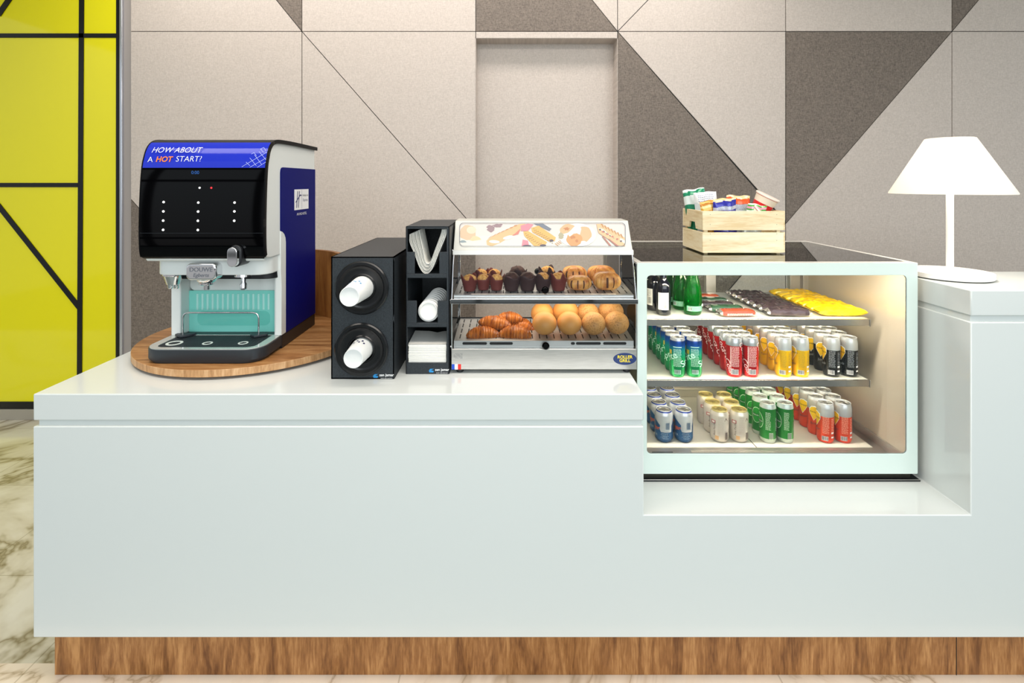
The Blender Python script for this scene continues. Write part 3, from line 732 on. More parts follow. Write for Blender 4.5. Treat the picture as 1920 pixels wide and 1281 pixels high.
# frame: posts, bars, header
for x in (wx0+0.002, wx1-0.008): b = MB(); b.box(x, x+0.006, wyb-0.010, wyb, 0.998, 1.33); b.build('post', [M_chrome], hd, bevel=0.0006)
for x in (wx0, wx1-0.004):
    b = MB(); b.prism([(1.777, 0.998), (1.7735, 1.155), (1.7775, 1.155), (1.781, 0.998)], 'x', x, x+0.004); b.build('edge_strip', [M_chrome], hd, bevel=0.0006)
    b = MB(); b.prism([(1.7755, 1.170), (1.832, 1.312), (1.836, 1.312), (1.7795, 1.170)], 'x', x, x+0.004); b.build('edge_strip', [M_chrome], hd, bevel=0.0006)
b = MB(); b.box(wx0-0.002, wx1+0.002, 1.7665, 1.784, 1.1535, 1.170); b.build('front_bar', [M_chrome], hd, bevel=0.001)
b = MB(); b.box(wx0-0.001, wx1+0.0015, 1.8305, 1.848, 1.3105, 1.3262); b.build('upper_bar', [M_white], hd, bevel=0.001)
for x in (wx0-0.002, wx1-0.001):
    for y, z in ((1.775, 1.164), (1.838, 1.326), (1.78, 1.006)): b = MB(); b.sphere((x, y, z), 0.0033, 10, 8); b.build('hinge_pin', [M_chrome], hd)
def hv(px, py, off=0.0):
    v = (py-413.5)/(472-413.5); D = 1.906+(1.832-1.906)*v
    return Vector((X(px, D), D-0.8*off, Z(py, D)+0.6*off))
b = MB(); M_hdr = mat('header_cream', '#CBCAC1', 0.3)
b.prism([(1.8325, 1.326), (1.906, 1.4254), (2.022, 1.4254), (2.03, 1.33), (1.846, 1.318)], 'x', wx0+0.001, wx1-0.001, 0)
hdr = b.build('header', [M_hdr], hd, bevel=0.002)
# food picture on the slanted header
sgn_pts = rrect(861.5, 1172.5, 419, 463.5, 8, 5)
M_pic = mat('picture_ground', '#C9C1BC', 0.3)
b = MB(); vs = [b.bm.verts.new(hv(x, y, 0.0012)) for x, y in sgn_pts]; b.face(vs); vs2 = [b.bm.verts.new(hv(x, y, 0)) for x, y in sgn_pts]
for i in range(len(vs)): b.face([vs[i], vs[(i+1) % len(vs)], vs2[(i+1) % len(vs)], vs2[i]])
pic = b.build('food_picture', [M_pic], hdr, smooth=False)
lay = [0.0015]
def clipy(x, y):
    x = min(max(x, 862.5), 1171.5); y = min(max(y, 420), 462.8); return x, y
def blob(parts, col, name='printed_food'):
    b = MB(); lay[0] += 0.00012
    for q in parts:
        vs = [b.bm.verts.new(hv(*clipy(x, y), lay[0])) for x, y in q]
        b.face(vs)
    o = b.build(name, [mat('print_'+col.strip('#'), '#'+''.join('%02X' % int(int(col[i:i+2], 16)*0.87) for i in (1, 3, 5)), 0.3)], pic, norm=False, smooth=False); return o
def ell(cx_, cy_, rx, ry, a=0, n=20, wob=0.0):
    a = radians(a); o = []
    for k in range(n):
        t = 2*pi*k/n; r = 1+wob*random.uniform(-1, 1); x, y = rx*cos(t)*r, ry*sin(t)*r; o.append((cx_+x*cos(a)-y*sin(a), cy_+x*sin(a)+y*cos(a)))
    return o
blob([ell(877, 440, 16, 18, 0, wob=0.1)], '#E2C3A0'); blob([ell(890, 453, 13, 10)], '#EFD3A6'); blob([ell(868, 456, 7, 5)], '#8FA3A8'); blob([ell(884, 432, 9, 7)], '#F0DCC0')
blob([ell(921, 429, 8, 6, wob=0.3), ell(933, 424, 9, 4, wob=0.3)], '#9A7F86')
blob([[(912, 452), (922, 444), (973, 421), (985, 420), (978, 432), (938, 456), (922, 463), (913, 460)]], '#E8BE8C')
blob([[(928, 449), (950, 436), (976, 430), (972, 440), (946, 447), (936, 452)]], '#D98070'); blob([ell(953, 446, 10, 3.5, -12), ell(927, 454, 10, 3, 4)], '#FAF3E6')
blob([[(914+k*8, 449-k*3.9), (917+k*8, 446.5-k*3.9), (923+k*8, 442-k*3.3), (920+k*8, 445-k*3.3)] for k in range(7)], '#C98F5C')
blob([[(976, 424), (990, 420), (1000, 422), (990, 434), (977, 434)], [(980, 450), (990, 452), (992, 463), (978, 463)]], '#E58C9C')
blob([[(1000, 420), (1018, 420), (1034, 430), (1030, 434)]], '#6F7C8C')
blob([[(981, 435), (990, 434), (1026, 455), (1020, 463), (1002, 463), (983, 443)], [(996, 428), (1010, 424), (1042, 446), (1040, 453), (1030, 454), (998, 436)]], '#EDB764')
blob([ell(986+k*4.1+j*1.5, 439+k*2.6+j*3.6, 1.0, 0.8) for k in range(9) for j in range(3)]+[ell(1001+k*4.0+j*1.2, 430+k*2.5+j*3.4, 1.0, 0.8) for k in range(9) for j in range(3)], '#8E6A34')
blob([ell(1034, 452, 4, 2), ell(1018, 461, 6, 2), ell(988, 462, 8, 2)], '#4A4658')
blob([[(1040+k*3, 458-k*2), (1046+k*3, 462-k*2), (1047+k*3, 461-k*2), (1041+k*3, 457-k*2)] for k in range(6)], '#D6A070')
blob([ell(1082, 442, 36, 22)], '#FBF8F2'); blob([ell(1065, 433, 15, 12, wob=0.1), ell(1095, 440, 14, 14, wob=0.1)], '#E6B98C'); blob([ell(1076, 450, 15, 13, wob=0.08)], '#E0A268'); blob([ell(1074, 446, 5, 3, wob=.3), ell(1081, 453, 3, 3, wob=.3), ell(1062, 430, 5, 3, wob=.3)], '#C98450')
blob([ell(1052, 443, 5, 6, wob=.2)], '#B5AE90')
blob([[(1118, 421), (1128, 421), (1172, 447), (1172, 463), (1160, 462), (1122, 438)]], '#E9C294'); blob([[(1121, 429), (1126, 429), (1172, 452), (1172, 458)]], '#F6EEDC')
blob([ell(1125+k*6.5, 432+k*3.6, 2, 1.8, wob=.3) for k in range(7)], '#54495C'); blob([ell(1130+k*9, 436+k*4.5, 2.4, 1.5) for k in range(4)], '#C77468')
blob([[(1126+k*6, 421+k*3.2), (1129+k*6, 421+k*3.2), (1132+k*6, 428+k*3.2), (1130+k*6, 428+k*3.2)] for k in range(7)], '#C48E58'); blob([[(1128, 444), (1131, 444), (1146, 462), (1142, 462)], [(1139, 449), (1142, 449), (1160, 463), (1155, 463)]], '#B9776A')
b = MB(); qa = [b.bm.verts.new(hv(x, y, 0.0052)) for x, y in sgn_pts]; qb = [b.bm.verts.new(hv(x, y, 0.0052)) for x, y in rrect(862.4, 1171.6, 419.8, 462.8, 7.5, 5)]
for i in range(len(qa)): b.face([qa[i], qa[(i+1) % len(qa)], qb[(i+1) % len(qa)], qb[i]])
b.build('picture_border', [mat('grey_border', '#5A5F70', 0.4)], pic, norm=False)
# panes
def pane(pts, ax, a0, a1, name, root, m=M_pane): b = MB(); b.prism(pts, ax, a0, a1); return b.build(name, [m], root, smooth=False)
M_wp = glass('warmer_pane', '#FFFFFF', 0.30)
pane([(1.7785, 1.0), (1.7750, 1.154), (1.7765, 1.154), (1.780, 1.0)], 'x', wx0+0.005, wx1-0.005, 'lower_front_pane', hd, M_wp)
pane([(1.7775, 1.171), (1.833, 1.311), (1.8345, 1.311), (1.779, 1.171)], 'x', wx0+0.005, wx1-0.005, 'upper_front_pane', hd, M_wp)
for x in (wx0+0.001, wx1-0.003): pane([(1.782, 1.0), (1.780, 1.17), (1.838, 1.315), (wyb-0.004, 1.33), (wyb-0.004, 1.0)], 'x', x, x+0.002, 'side_pane', hd, M_wp)
for px, py, D, r, nm in ((1023, 647.5, 1.782, 0.0125, 'control_knob'), (1022, 543.5, 1.779, 0.0125, 'pane_knob'), (1007.5, 508.5, 2.03, 0.012, 'pane_knob')):
    b = MB(); b.lathe([(0, -0.018), (r*0.7, -0.018), (r, -0.012), (r, -0.006), (r*0.45, -0.003), (r*0.45, 0.004), (0, 0.004)], 24, (X(px, D), D, Z(py, D)), ax='y'); b.build(nm, [M_gloss], hd)
# oval emblem, flag and small print on the base
ex, ez, ey = X(1171.5, 1.777), Z(673, 1.777), 1.7766
b = MB(); b.prism([(ex+0.0395*cos(2*pi*k/40), ez+0.0202*sin(2*pi*k/40)) for k in range(40)], 'y', ey-0.0006, ey+0.0002); em = b.build('emblem', [mat('emblem_blue', '#2B3C6E', 0.3)], hb)
b = MB()
for s_, dz, dx in (('ROLLER', 0.0062, 0.000), ('GRILL', -0.0062, 0.0)):
    t = text_bm(s_, 0.0145, bold=0.03, shear=0.0); b.add(t, lambda c: Vector((ex+dx+c.x, ey-0.0008, ez+dz+c.y))); t.free()
b.build('lettering', [mat('yellow_ink', '#F5DC3C', 0.4)], em, norm=False)
for i, (c_, xa, xb) in enumerate((('#1F4FC4', 847, 852.5), ('#F4F4F4', 852.5, 858.5), ('#E0322C', 858.5, 864.5))):
    b = MB(); b.box(X(xa, 1.777), X(xb, 1.777), ey-0.0003, ey+0.0002, Z(693, 1.777), Z(683, 1.777)); b.build('flag_stripe', [mat('flag_%d' % i, c_, 0.4)], hb)
b = MB()
for r_ in range(5):
    for k in range(7):
        if (r_*7+k) % 4: b.box(X(851+k*2.4, 1.777), X(852.4+k*2.4, 1.777), ey-0.0002, ey+0.0002, Z(664+r_*2, 1.777), Z(663.2+r_*2, 1.777))
b.build('small_print', [mat('soft_ink', '#6A6C70', 0.5)], hb)

area('heat_lamp_upper', ((wx0+wx1)/2, 1.93, 1.322), (radians(-15), 0, 0), 0.5, 0.7, (1.0, 0.90, 0.74), 0.10)
area('heat_lamp_lower', ((wx0+wx1)/2, 1.86, 1.170), (radians(-10), 0, 0), 0.5, 0.75, (1.0, 0.88, 0.70), 0.12)
# ---- pastries
M_wrapR = mat('wrapper_red_brown', '#6E2A22', 0.5); M_wrapD = mat('wrapper_dark', '#3A2020', 0.5)
M_mufY = noise_col(mat('muffin_yellow', '#D9A05A', 0.7), '#BC7428', '#F2C474', ns=140, detail=3, bump=0.6)
M_mufC = noise_col(mat('muffin_choc', '#40241C', 0.7), '#2A1612', '#5A352A', ns=140, detail=3, bump=0.6)
def muffin(px, D, dark, choc, label, rz=0.0, s=1.0):
    x = X(px, D); z = up_z(D+0.02)+0.0025
    root = thing('muffin', label, 'muffin', (x, D, z), 'muffins on the upper shelf', rz)
    b = MB(); N_ = 40
    def fn(u, v):
        a = 2*pi*u; pk = max(0, cos(2.5*a))**1.2; hgt = 0.040+(0.010 if choc else 0.019)*pk
        r = 0.0195+0.0075*min(v*1.15, 1)+0.0045*pk*v*v+0.0008*sin(23*a)*v
        return (r*cos(a), r*sin(a), hgt*v)
    b.grid(fn, N_, 8, wrap=True); b.lathe([(0, 0.0002), (0.0195, 0)], 20)
    b.xf(lambda c: c*s); b.build('wrapper', [M_wrapD if dark else M_wrapR], root, local=True, angle=60, solid=0.0006)
    b = MB(); b.sphere((0, 0, 0.037), (0.0245, 0.0245, 0.020), 24, 14, fn=lambda p: p*(1+0.06*sin(9*p.x+4*p.z)*cos(8*p.y)+random.uniform(-.02, .02)))
    b.xf(lambda c: c*s); b.build('cake', [M_mufC if choc else M_mufY], root, local=True, angle=80)
for px, D, dk, ch, lb, s in (
 (880.5, 1.832, 0, 0, 'red-brown wrapped muffin at the front, leftmost on the upper warmer shelf', 1.0), (906.5, 1.848, 0, 0, 'red-brown wrapped muffin at the front, second from the left', .95), (931, 1.845, 0, 0, 'red-brown wrapped muffin at the front, third from the left', .95),
 (902, 1.925, 0, 0, 'yellow-topped muffin in the row behind, leftmost one', .95), (927, 1.925, 0, 0, 'yellow-topped muffin in the row behind, second from the left', .95),
 (959, 1.835, 1, 1, 'dark chocolate muffin in front, left one of the dark pair', 1.12), (989, 1.838, 1, 1, 'dark chocolate muffin in front, right one of the dark pair', 1.12), (971, 1.935, 1, 1, 'dark chocolate muffin standing behind the dark pair', 1.12),
 (1017.5, 1.838, 1, 0, 'yellow-topped muffin in dark wrapper at the front, beside the dark pair', 1.08), (1047, 1.838, 0, 0, 'yellow-topped muffin at the front, beside the golden pastries', 1.08), (1026, 1.94, 1, 0, 'yellow-topped muffin half hidden behind the two rightmost front muffins', 1.08)):
    muffin(px, D, dk, ch, lb, random.uniform(0, 6), s)
M_gold = noise_col(mat('pastry_gold', '#D98A34', 0.45, coat=0.2), '#B9621C', '#F0B25C', ns=45, detail=5, bump=0.3, pos=(0.3, 0.65))
M_gap = mat('pastry_gap', '#5A2E12', 0.7)
def pastry(px, D, w_, d_, h_, label, slits):
    x = X(px, D); z = up_z(D+0.02)+0.003
    root = thing('filled_pastry', label, 'pastry', (x, D, z), 'golden pastries on the upper shelf')
    b = MB(); NU, NV = 72, 28
    def prof_(u, v):
        a = 2*pi*u; f = v
        cx_ = math.copysign(abs(cos(a))**0.75, cos(a)); sy = math.copysign(abs(sin(a))**0.75, sin(a))
        th_ = pi*f; rr = abs(sin(th_))**0.6; zz = (1-cos(th_))/2
        k = 1.0
        if 0.18 < f < 0.86 and sin(a) < 0.5: 
            ph = (cx_*slits*0.5+0.5) % 1.0
            if ph < 0.16: k = 0.93
        rip = 1+0.03*sin(3*a+5*f)
        return (w_*cx_*rr*k*rip, d_*sy*rr*k*rip, h_*zz*(1 if k == 1 else 0.96))
    def mf(i, j):
        u = (i+0.5)/NU; v = (j+0.5)/NV; a = 2*pi*u; cx_ = math.copysign(abs(cos(a))**0.75, cos(a))
        return 1 if (0.22 < v < 0.8 and sin(a) < 0.3 and ((cx_*slits*0.5+0.5) % 1.0) < 0.15 and 0.3 < v < 0.68) else 0
    b.grid(prof_, NU, NV, mf=mf, wrap=True); b.build('body', [M_gold, M_gap], root, local=True, angle=80)
pastry(1085.5, 1.843, 0.043, 0.04, 0.050, 'round golden pastry with wide lattice slits at the front of the upper shelf', 4)
pastry(1137, 1.845, 0.049, 0.042, 0.062, 'large golden pastry with narrow slits at the right end of the upper shelf', 8)
pastry(1077, 1.94, 0.046, 0.040, 0.062, 'golden pastry standing behind the lattice slit one', 4)
pastry(1127, 1.945, 0.052, 0.040, 0.062, 'golden pastry standing behind the large narrow slit one', 8)
M_cro = noise_col(mat('croissant', '#A8521E', 0.4, coat=0.25), '#6E2C0C', '#CC7828', scale=(4, 1, 1), ns=26, detail=6, bump=0.4, pos=(0.3, 0.68))
def croissant(px, py, D, ln, r, label, rz=0.0, tilt=0.0):
    x = X(px, D); z = Z(py, D)
    root = thing('croissant', label, 'croissant', (x, D, z), 'croissants piled on the lower shelf'); root.rotation_euler = (0, tilt, rz)
    b = MB(); ph = random.random()
    def fn(u, v):
        t = 2*u-1; a = 2*pi*v; s_ = (abs(t)*7+ph*0.3) % 1.0
        R = r*max(1-abs(t)**2.0, 0.0)**0.62*(1+0.16*(1-s_)) + 0.0015
        cy = 0.018*(t*t)
        R2 = R*(1+0.03*sin(5*a+9*t))
        return (t*ln*0.5, -cy+R2*cos(a)*0.95, R2*sin(a)*0.86)
    b.grid(lambda u, v: fn(u, v), 66, 24); b.build('body', [M_cro], root, local=True, angle=70)
for a in ((906, 627, 1.842, 0.122, 0.029, 'croissant at the front left of the croissant pile', 0.12, 0.05), (966, 626, 1.842, 0.118, 0.031, 'croissant at the front right of the pile, beside the rolls', -0.1, -0.02),
          (929, 606, 1.885, 0.122, 0.027, 'croissant lying topmost across the front two', -0.08, 0.12), (925, 612, 1.95, 0.13, 0.030, 'croissant at the back left of the pile', 0.25, 0.0),
          (976, 612, 1.93, 0.12, 0.032, 'croissant at the back right of the pile', -0.3, 0.12), (955, 596, 1.925, 0.10, 0.023, 'small croissant lying on the back of the pile', 0.1, 0.05)):
    croissant(*a)
M_roll = noise_col(mat('bread_roll', '#D9A05E', 0.5), '#C68234', '#DDA45C', ns=9, detail=5, bump=0.15, pos=(0.2, 0.8))
M_rollS = noise_col(mat('bread_roll_speckled', '#CF9C62', 0.55), '#8E5A28', '#CC9858', ns=210, detail=2, bump=0.3, pos=(0.22, 0.5))
for i, (px, D, m_, sc_, lb) in enumerate(((1021, 1.838, 0, 1.0, 'smooth bread roll at the front, beside the croissants'), (1067.5, 1.838, 0, 1.0, 'smooth bread roll at the front, second from the croissants'), (1113, 1.838, 1, .98, 'speckled bread roll at the front, third from the croissants'), (1156.5, 1.845, 1, .98, 'speckled bread roll at the front right corner of the lower shelf'),
    (1017, 1.945, 0, 1.0, 'smooth bread roll in the back row, beside the croissants'), (1060.5, 1.945, 0, 1.14, 'tall smooth bread roll in the back row, second from the croissants'), (1102, 1.945, 1, 1.0, 'speckled bread roll in the back row, third from the croissants'), (1145, 1.945, 1, 1.1, 'speckled bread roll at the back right corner of the lower shelf'))):
    rz_ = 0.0405*sc_
    b = MB(); q = random.uniform(0, 3)
    b.sphere((0, 0, 0), (0.0425*sc_, 0.050, rz_), 36, 22, fn=lambda p: Vector((p.x*(1+0.02*sin(3*p.z+q)), p.y, p.z*(1 if p.z > 0 else 0.95))))
    o = b.build('bread_roll', [M_rollS if m_ else M_roll], angle=80); o.location = (X(px, D), D, floor_z(D+0.03)+0.002+rz_*0.96); tag(o, lb, 'bread roll', 'bread rolls on the lower shelf')

# ---------------------------------------------------------------- refrigerated display
fx0, fx1 = 0.4325, 1.389; fy0, fy1 = 1.782, 2.458; fz0, fz1 = 0.5705, 1.2905
fr = thing('display_fridge', 'white framed glass display fridge filled with drinks and snacks in the counter recess', 'display fridge', ((fx0+fx1)/2, 2.1, zl))
M_fw = mat('painted_glass_white', '#DDEBE4', 0.06, spec=0.6)
wxa, wxb, wza, wzb = X(1213, fy0), X(1700, fy0), Z(851, fy0), Z(516.5, fy0)
b = MB(); b.ring(rrect(fx0, fx1, fz0, fz1, 0.003, 8), rrect(wxa, wxb, wza, wzb, 0.014, 8), 'y', fy0, fy0+0.007); b.build('front_frame', [M_fw], fr, bevel=0.001)
pane(rrect(wxa-0.002, wxb+0.002, wza-0.002, wzb+0.002, 0.014, 8), 'y', fy0+0.001, fy0+0.006, 'front_pane', fr, glass('fridge_front_glass', '#FFFFFF', 0.45))
for x, m_ in ((fx0, glass('side_glass', '#E4E6DC', 0.8)), (fx1-0.006, mat('satin_side_panel', '#C9BFAE', 0.14, metal=0.15))): pane([(fy0+0.0075, fz0), (fy1-0.02, fz0), (fy1-0.02, fz1-0.0065), (fy0+0.0075, fz1-0.0065)], 'x', x, x+0.006, 'side_pane', fr, m_)
b = MB()
b.box(fx0, fx1, fy0+0.0002, fy0+0.03, fz1-0.006, fz1+0.0001, 0); b.box(fx0, fx1, fy1-0.045, fy1, fz1-0.006, fz1+0.0001, 0)
b.box(fx0, fx0+0.020, fy0+0.02, fy1, fz1-0.0062, fz1+0.0002, 0); b.box(fx1-0.020, fx1, fy0+0.02, fy1, fz1-0.0062, fz1+0.0002, 0)
b.build('top_frame', [mat('top_border_white', '#E6E2DA', 0.12)], fr)
pane([(fx0+0.021, fy0+0.031), (fx1-0.021, fy0+0.031), (fx1-0.021, fy1-0.046), (fx0+0.021, fy1-0.046)], 'z', fz1-0.006, fz1-0.0002, 'top_pane', fr, glass('top_glass', '#C9CEC2', 1.0, 1.9))
b = MB()
for xa, xb in ((fx0+0.002, fx0+0.03), (X(1322, 2.44), X(1340, 2.44)), (X(1479, 2.44), X(1497, 2.44)), (fx1-0.03, fx1-0.002)): b.box(xa, xb, 2.425, 2.455, fz0+0.01, fz1-0.007)
b.box(fx0+0.002, fx1-0.002, 2.425, 2.455, fz1-0.03, fz1-0.0065); b.build('rear_frame', [mat('rear_alu', '#D0CBC0', 0.3, metal=0.6)], fr, bevel=0.001)
b = MB(); b.box(fx0+0.006, fx1-0.006, 2.40, 2.424, fz0+0.01, 0.705)
for k in range(5): b.box(fx0+0.05, fx1-0.05, 2.394, 2.401, 0.61+0.018*k, 0.618+0.018*k)
b.build('rear_louvre', [mat('cream_steel', '#D8D2C2', 0.35, metal=0.5)], fr, bevel=0.001)
pane([(X(1340, 2.44), 0.71), (X(1479, 2.44), 0.71), (X(1479, 2.44), fz1-0.03), (X(1340, 2.44), fz1-0.03)], 'y', 2.432, 2.436, 'rear_pane', fr); pane([(fx0+0.03, 0.71), (X(1322, 2.44), 0.71), (X(1322, 2.44), fz1-0.03), (fx0+0.03, fz1-0.03)], 'y', 2.442, 2.446, 'rear_pane', fr)
fzl = 0.582
M_in = mat('inner_white_tray', '#E9E6DC', 0.3)
b = MB(); b.box(fx0+0.006, fx1-0.006, fy0+0.008, 2.424, fz0-0.003, fzl-0.002); 
for k in range(6): b.box(X(1300, 1.89)-0.0, X(1640, 1.89)-0.004*k, 1.865+0.010*k, 1.870+0.010*k, fzl-0.003, fzl+0.0005)
b.build('floor_pan', [M_st2], fr, bevel=0.0006)
b = MB(); b.box(fx0+0.03, fx1-0.045, 1.940, 2.39, fzl-0.0025, fzl); b.box(X(1415, 1.95), X(1415, 1.95)+0.003, 1.939, 2.39, fzl-0.001, fzl+0.0002, 1); b.build('floor_liner', [M_in, M_ink], fr)
b = MB(); b.prism([(1.80, fzl+0.03), (2.40, fzl+0.03), (2.40, fzl-0.001), (1.80, fzl-0.001)], 'x', fx1-0.014, fx1-0.0065); b.build('side_channel', [M_st2], fr)
b = MB(); b.box(X(1224, 1.87), X(1264, 1.87), 1.85, 1.885, fzl-0.001, fzl+0.012); tp = b.build('controller', [M_black], fr, bevel=0.002)
b = MB(); t = text_bm('4°C', 0.011); b.add(t, lambda c: Vector((X(1246, 1.85)+c.x, 1.8492, fzl+0.006+c.y))); t.free(); b.build('digit', [M_wink], tp, norm=False)
b = MB(); b.box(fx0+0.012, fx1-0.012, 1.80, 2.44, zl+0.004, fz0-0.004, 0); b.build('base', [mat('base_dark_steel', '#4B4A42', 0.3, metal=0.7)], fr)
b = MB(); b.box(cxr+0.002, fx1+0.012, 1.785, 2.44, zl+0.0004, zl+0.006, 0); b.box(cxr+0.002, fx1+0.012, 1.785, 1.787, zl+0.0055, zl+0.0075, 1)
b.build('drip_pan', [M_black, M_st2], fr, bevel=0.0008)
M_led = mat('led_strip', '#FFFFFF', 0.5, emit='#FFEBC4', es=55.0)
sxa, sxb = fx0+0.02, X(1629, 1.94)
for nm, z in (('upper', 1.057), ('middle', 0.831)):
    b = MB(); b.box(sxa, sxb, 1.945, 2.415, z-0.006, z-0.0005); sh_ = b.build('shelf', [mat('shelf_glass_white', '#E6E8E0', 0.12, trans=0.25)], fr, smooth=False)
    b = MB(); b.box(sxa, sxb, 1.936, 1.9455, z-0.0235, z+0.0005); b.box(sxa, sxb, 1.936, 1.99, z-0.0235, z-0.0215); b.build('shelf_edge', [mat('shelf_steel', '#A9A6A2', 0.22, metal=0.9)], sh_, bevel=0.001)
    b = MB(); b.box(sxa+0.01, sxb-0.02, 1.952, 1.985, z-0.021, z-0.0185); b.build('led_strip', [M_led], sh_)
    b = MB(); b.box(sxb-0.0, sxb+0.003, 1.934, 2.42, z-0.026, z+0.002); b.box(sxa-0.003, sxa, 1.934, 2.42, z-0.026, z+0.002); b.build('shelf_bracket', [M_steel], sh_, bevel=0.0008)
    a_ = area('fridge_light_'+nm, ((sxa+sxb)/2, 1.975, z-0.024), (radians(18), 0, 0), 0.8, 1.3, (1.0, 0.92, 0.78), 0.03)
area('fridge_light_top', ((sxa+sxb)/2, 1.86, fz1-0.012), (radians(-6), 0, 0), 0.8, 6.0, (1.0, 0.92, 0.78), 0.03)
b = MB(); b.box(sxa, fx1-0.01, 1.80, 1.825, fz1-0.018, fz1-0.0065); b.build('light_housing', [M_fw], fr)
b = MB(); b.box(sxa+0.01, fx1-0.02, 1.826, 1.830, fz1-0.016, fz1-0.009); b.build('led_strip', [M_led], fr)

# ---- drink cans
def can_mat(name, stops, metal=0.35, rough=0.25):
    """printed can: colour bands by height (0..1)"""
    m = mat(name, '#888888', rough, metal=metal); b = m.node_tree.nodes['Principled BSDF']
    t = N(m, 'ShaderNodeTexCoord'); s = N(m, 'ShaderNodeSeparateXYZ'); L(m, t.outputs['Object'], s.inputs[0])
    r = N(m, 'ShaderNodeValToRGB'); e = r.color_ramp.elements; mr_ = N(m, 'ShaderNodeMapRange'); mr_.inputs[2].default_value = 0.16
    L(m, s.outputs['Z'], mr_.inputs[0]); L(m, mr_.outputs[0], r.inputs[0])
    e[0].position = stops[0][0]/0.16; e[0].color = H(stops[0][1]); e[1].position = stops[1][0]/0.16; e[1].color = H(stops[1][1])
    for p, c in stops[2:]: k = e.new(p/0.16); k.color = H(c)
    L(m, r.outputs[0], b.inputs['Base Color']); return m
M_lid = mat('can_lid', '#D9D9D6', 0.22, metal=0.9); M_lidg = mat('can_lid_gold', '#CDBD7C', 0.25, metal=0.8)
def cyl_map(R_, a0, z0, c): a = a0+c.x/R_; return Vector((R_*cos(a), R_*sin(a), z0+c.y))
def bars(b, R_, a0, z0, rects, m=0):
    for x0, x1, y0, y1 in rects:
        n = max(1, int((x1-x0)/0.006)); prev = None
        for i in range(n+1):
            x = x0+(x1-x0)*i/n; a = a0+x/R_; row = [b.bm.verts.new((R_*cos(a), R_*sin(a), z0+y)) for y in (y0, y1)]
            if prev: b.face([prev[0], row[0], row[1], prev[1]], m)
            prev = row
def info(b, R_, a0, w_, zlo, zhi, step=0.0042, m=0):
    z = zhi; rects = []
    while z > zlo:
        x = -w_/2
        while x < w_/2-0.003:
            l = random.uniform(0.003, 0.009); rects.append((x, min(x+l, w_/2), z, z+step*0.34)); x += l+0.0012
        z -= step
    bars(b, R_, a0, 0, rects, m)
def barcode(b, R_, a0, x, z, w_, h, m1, m2):
    bars(b, R_, a0, 0, [(x-w_/2, x+w_/2, z, z+h)], m1); q = x-w_/2+0.001; rr = []
    while q < x+w_/2-0.0015:
        l = random.choice((0.0005, 0.0009, 0.0013)); rr.append((q, q+l, z+h*0.12, z+h*0.95)); q += l+random.choice((0.0005, 0.0009))
    bars(b, R_+0.00015, a0, 0, rr, m2)
def wrap_text(b, R_, a0, z0, body, size, rot=0, m=0, **k):
    t = text_bm(body, size, **k)
    if rot: bmesh.ops.rotate(t, verts=t.verts[:], cent=(0, 0, 0), matrix=Matrix.Rotation(radians(rot), 3, 'Z'))
    slice_bm(t, 0.003); b.add(t, lambda c: cyl_map(R_, a0, z0, c), m); t.free()
A0 = radians(-108)
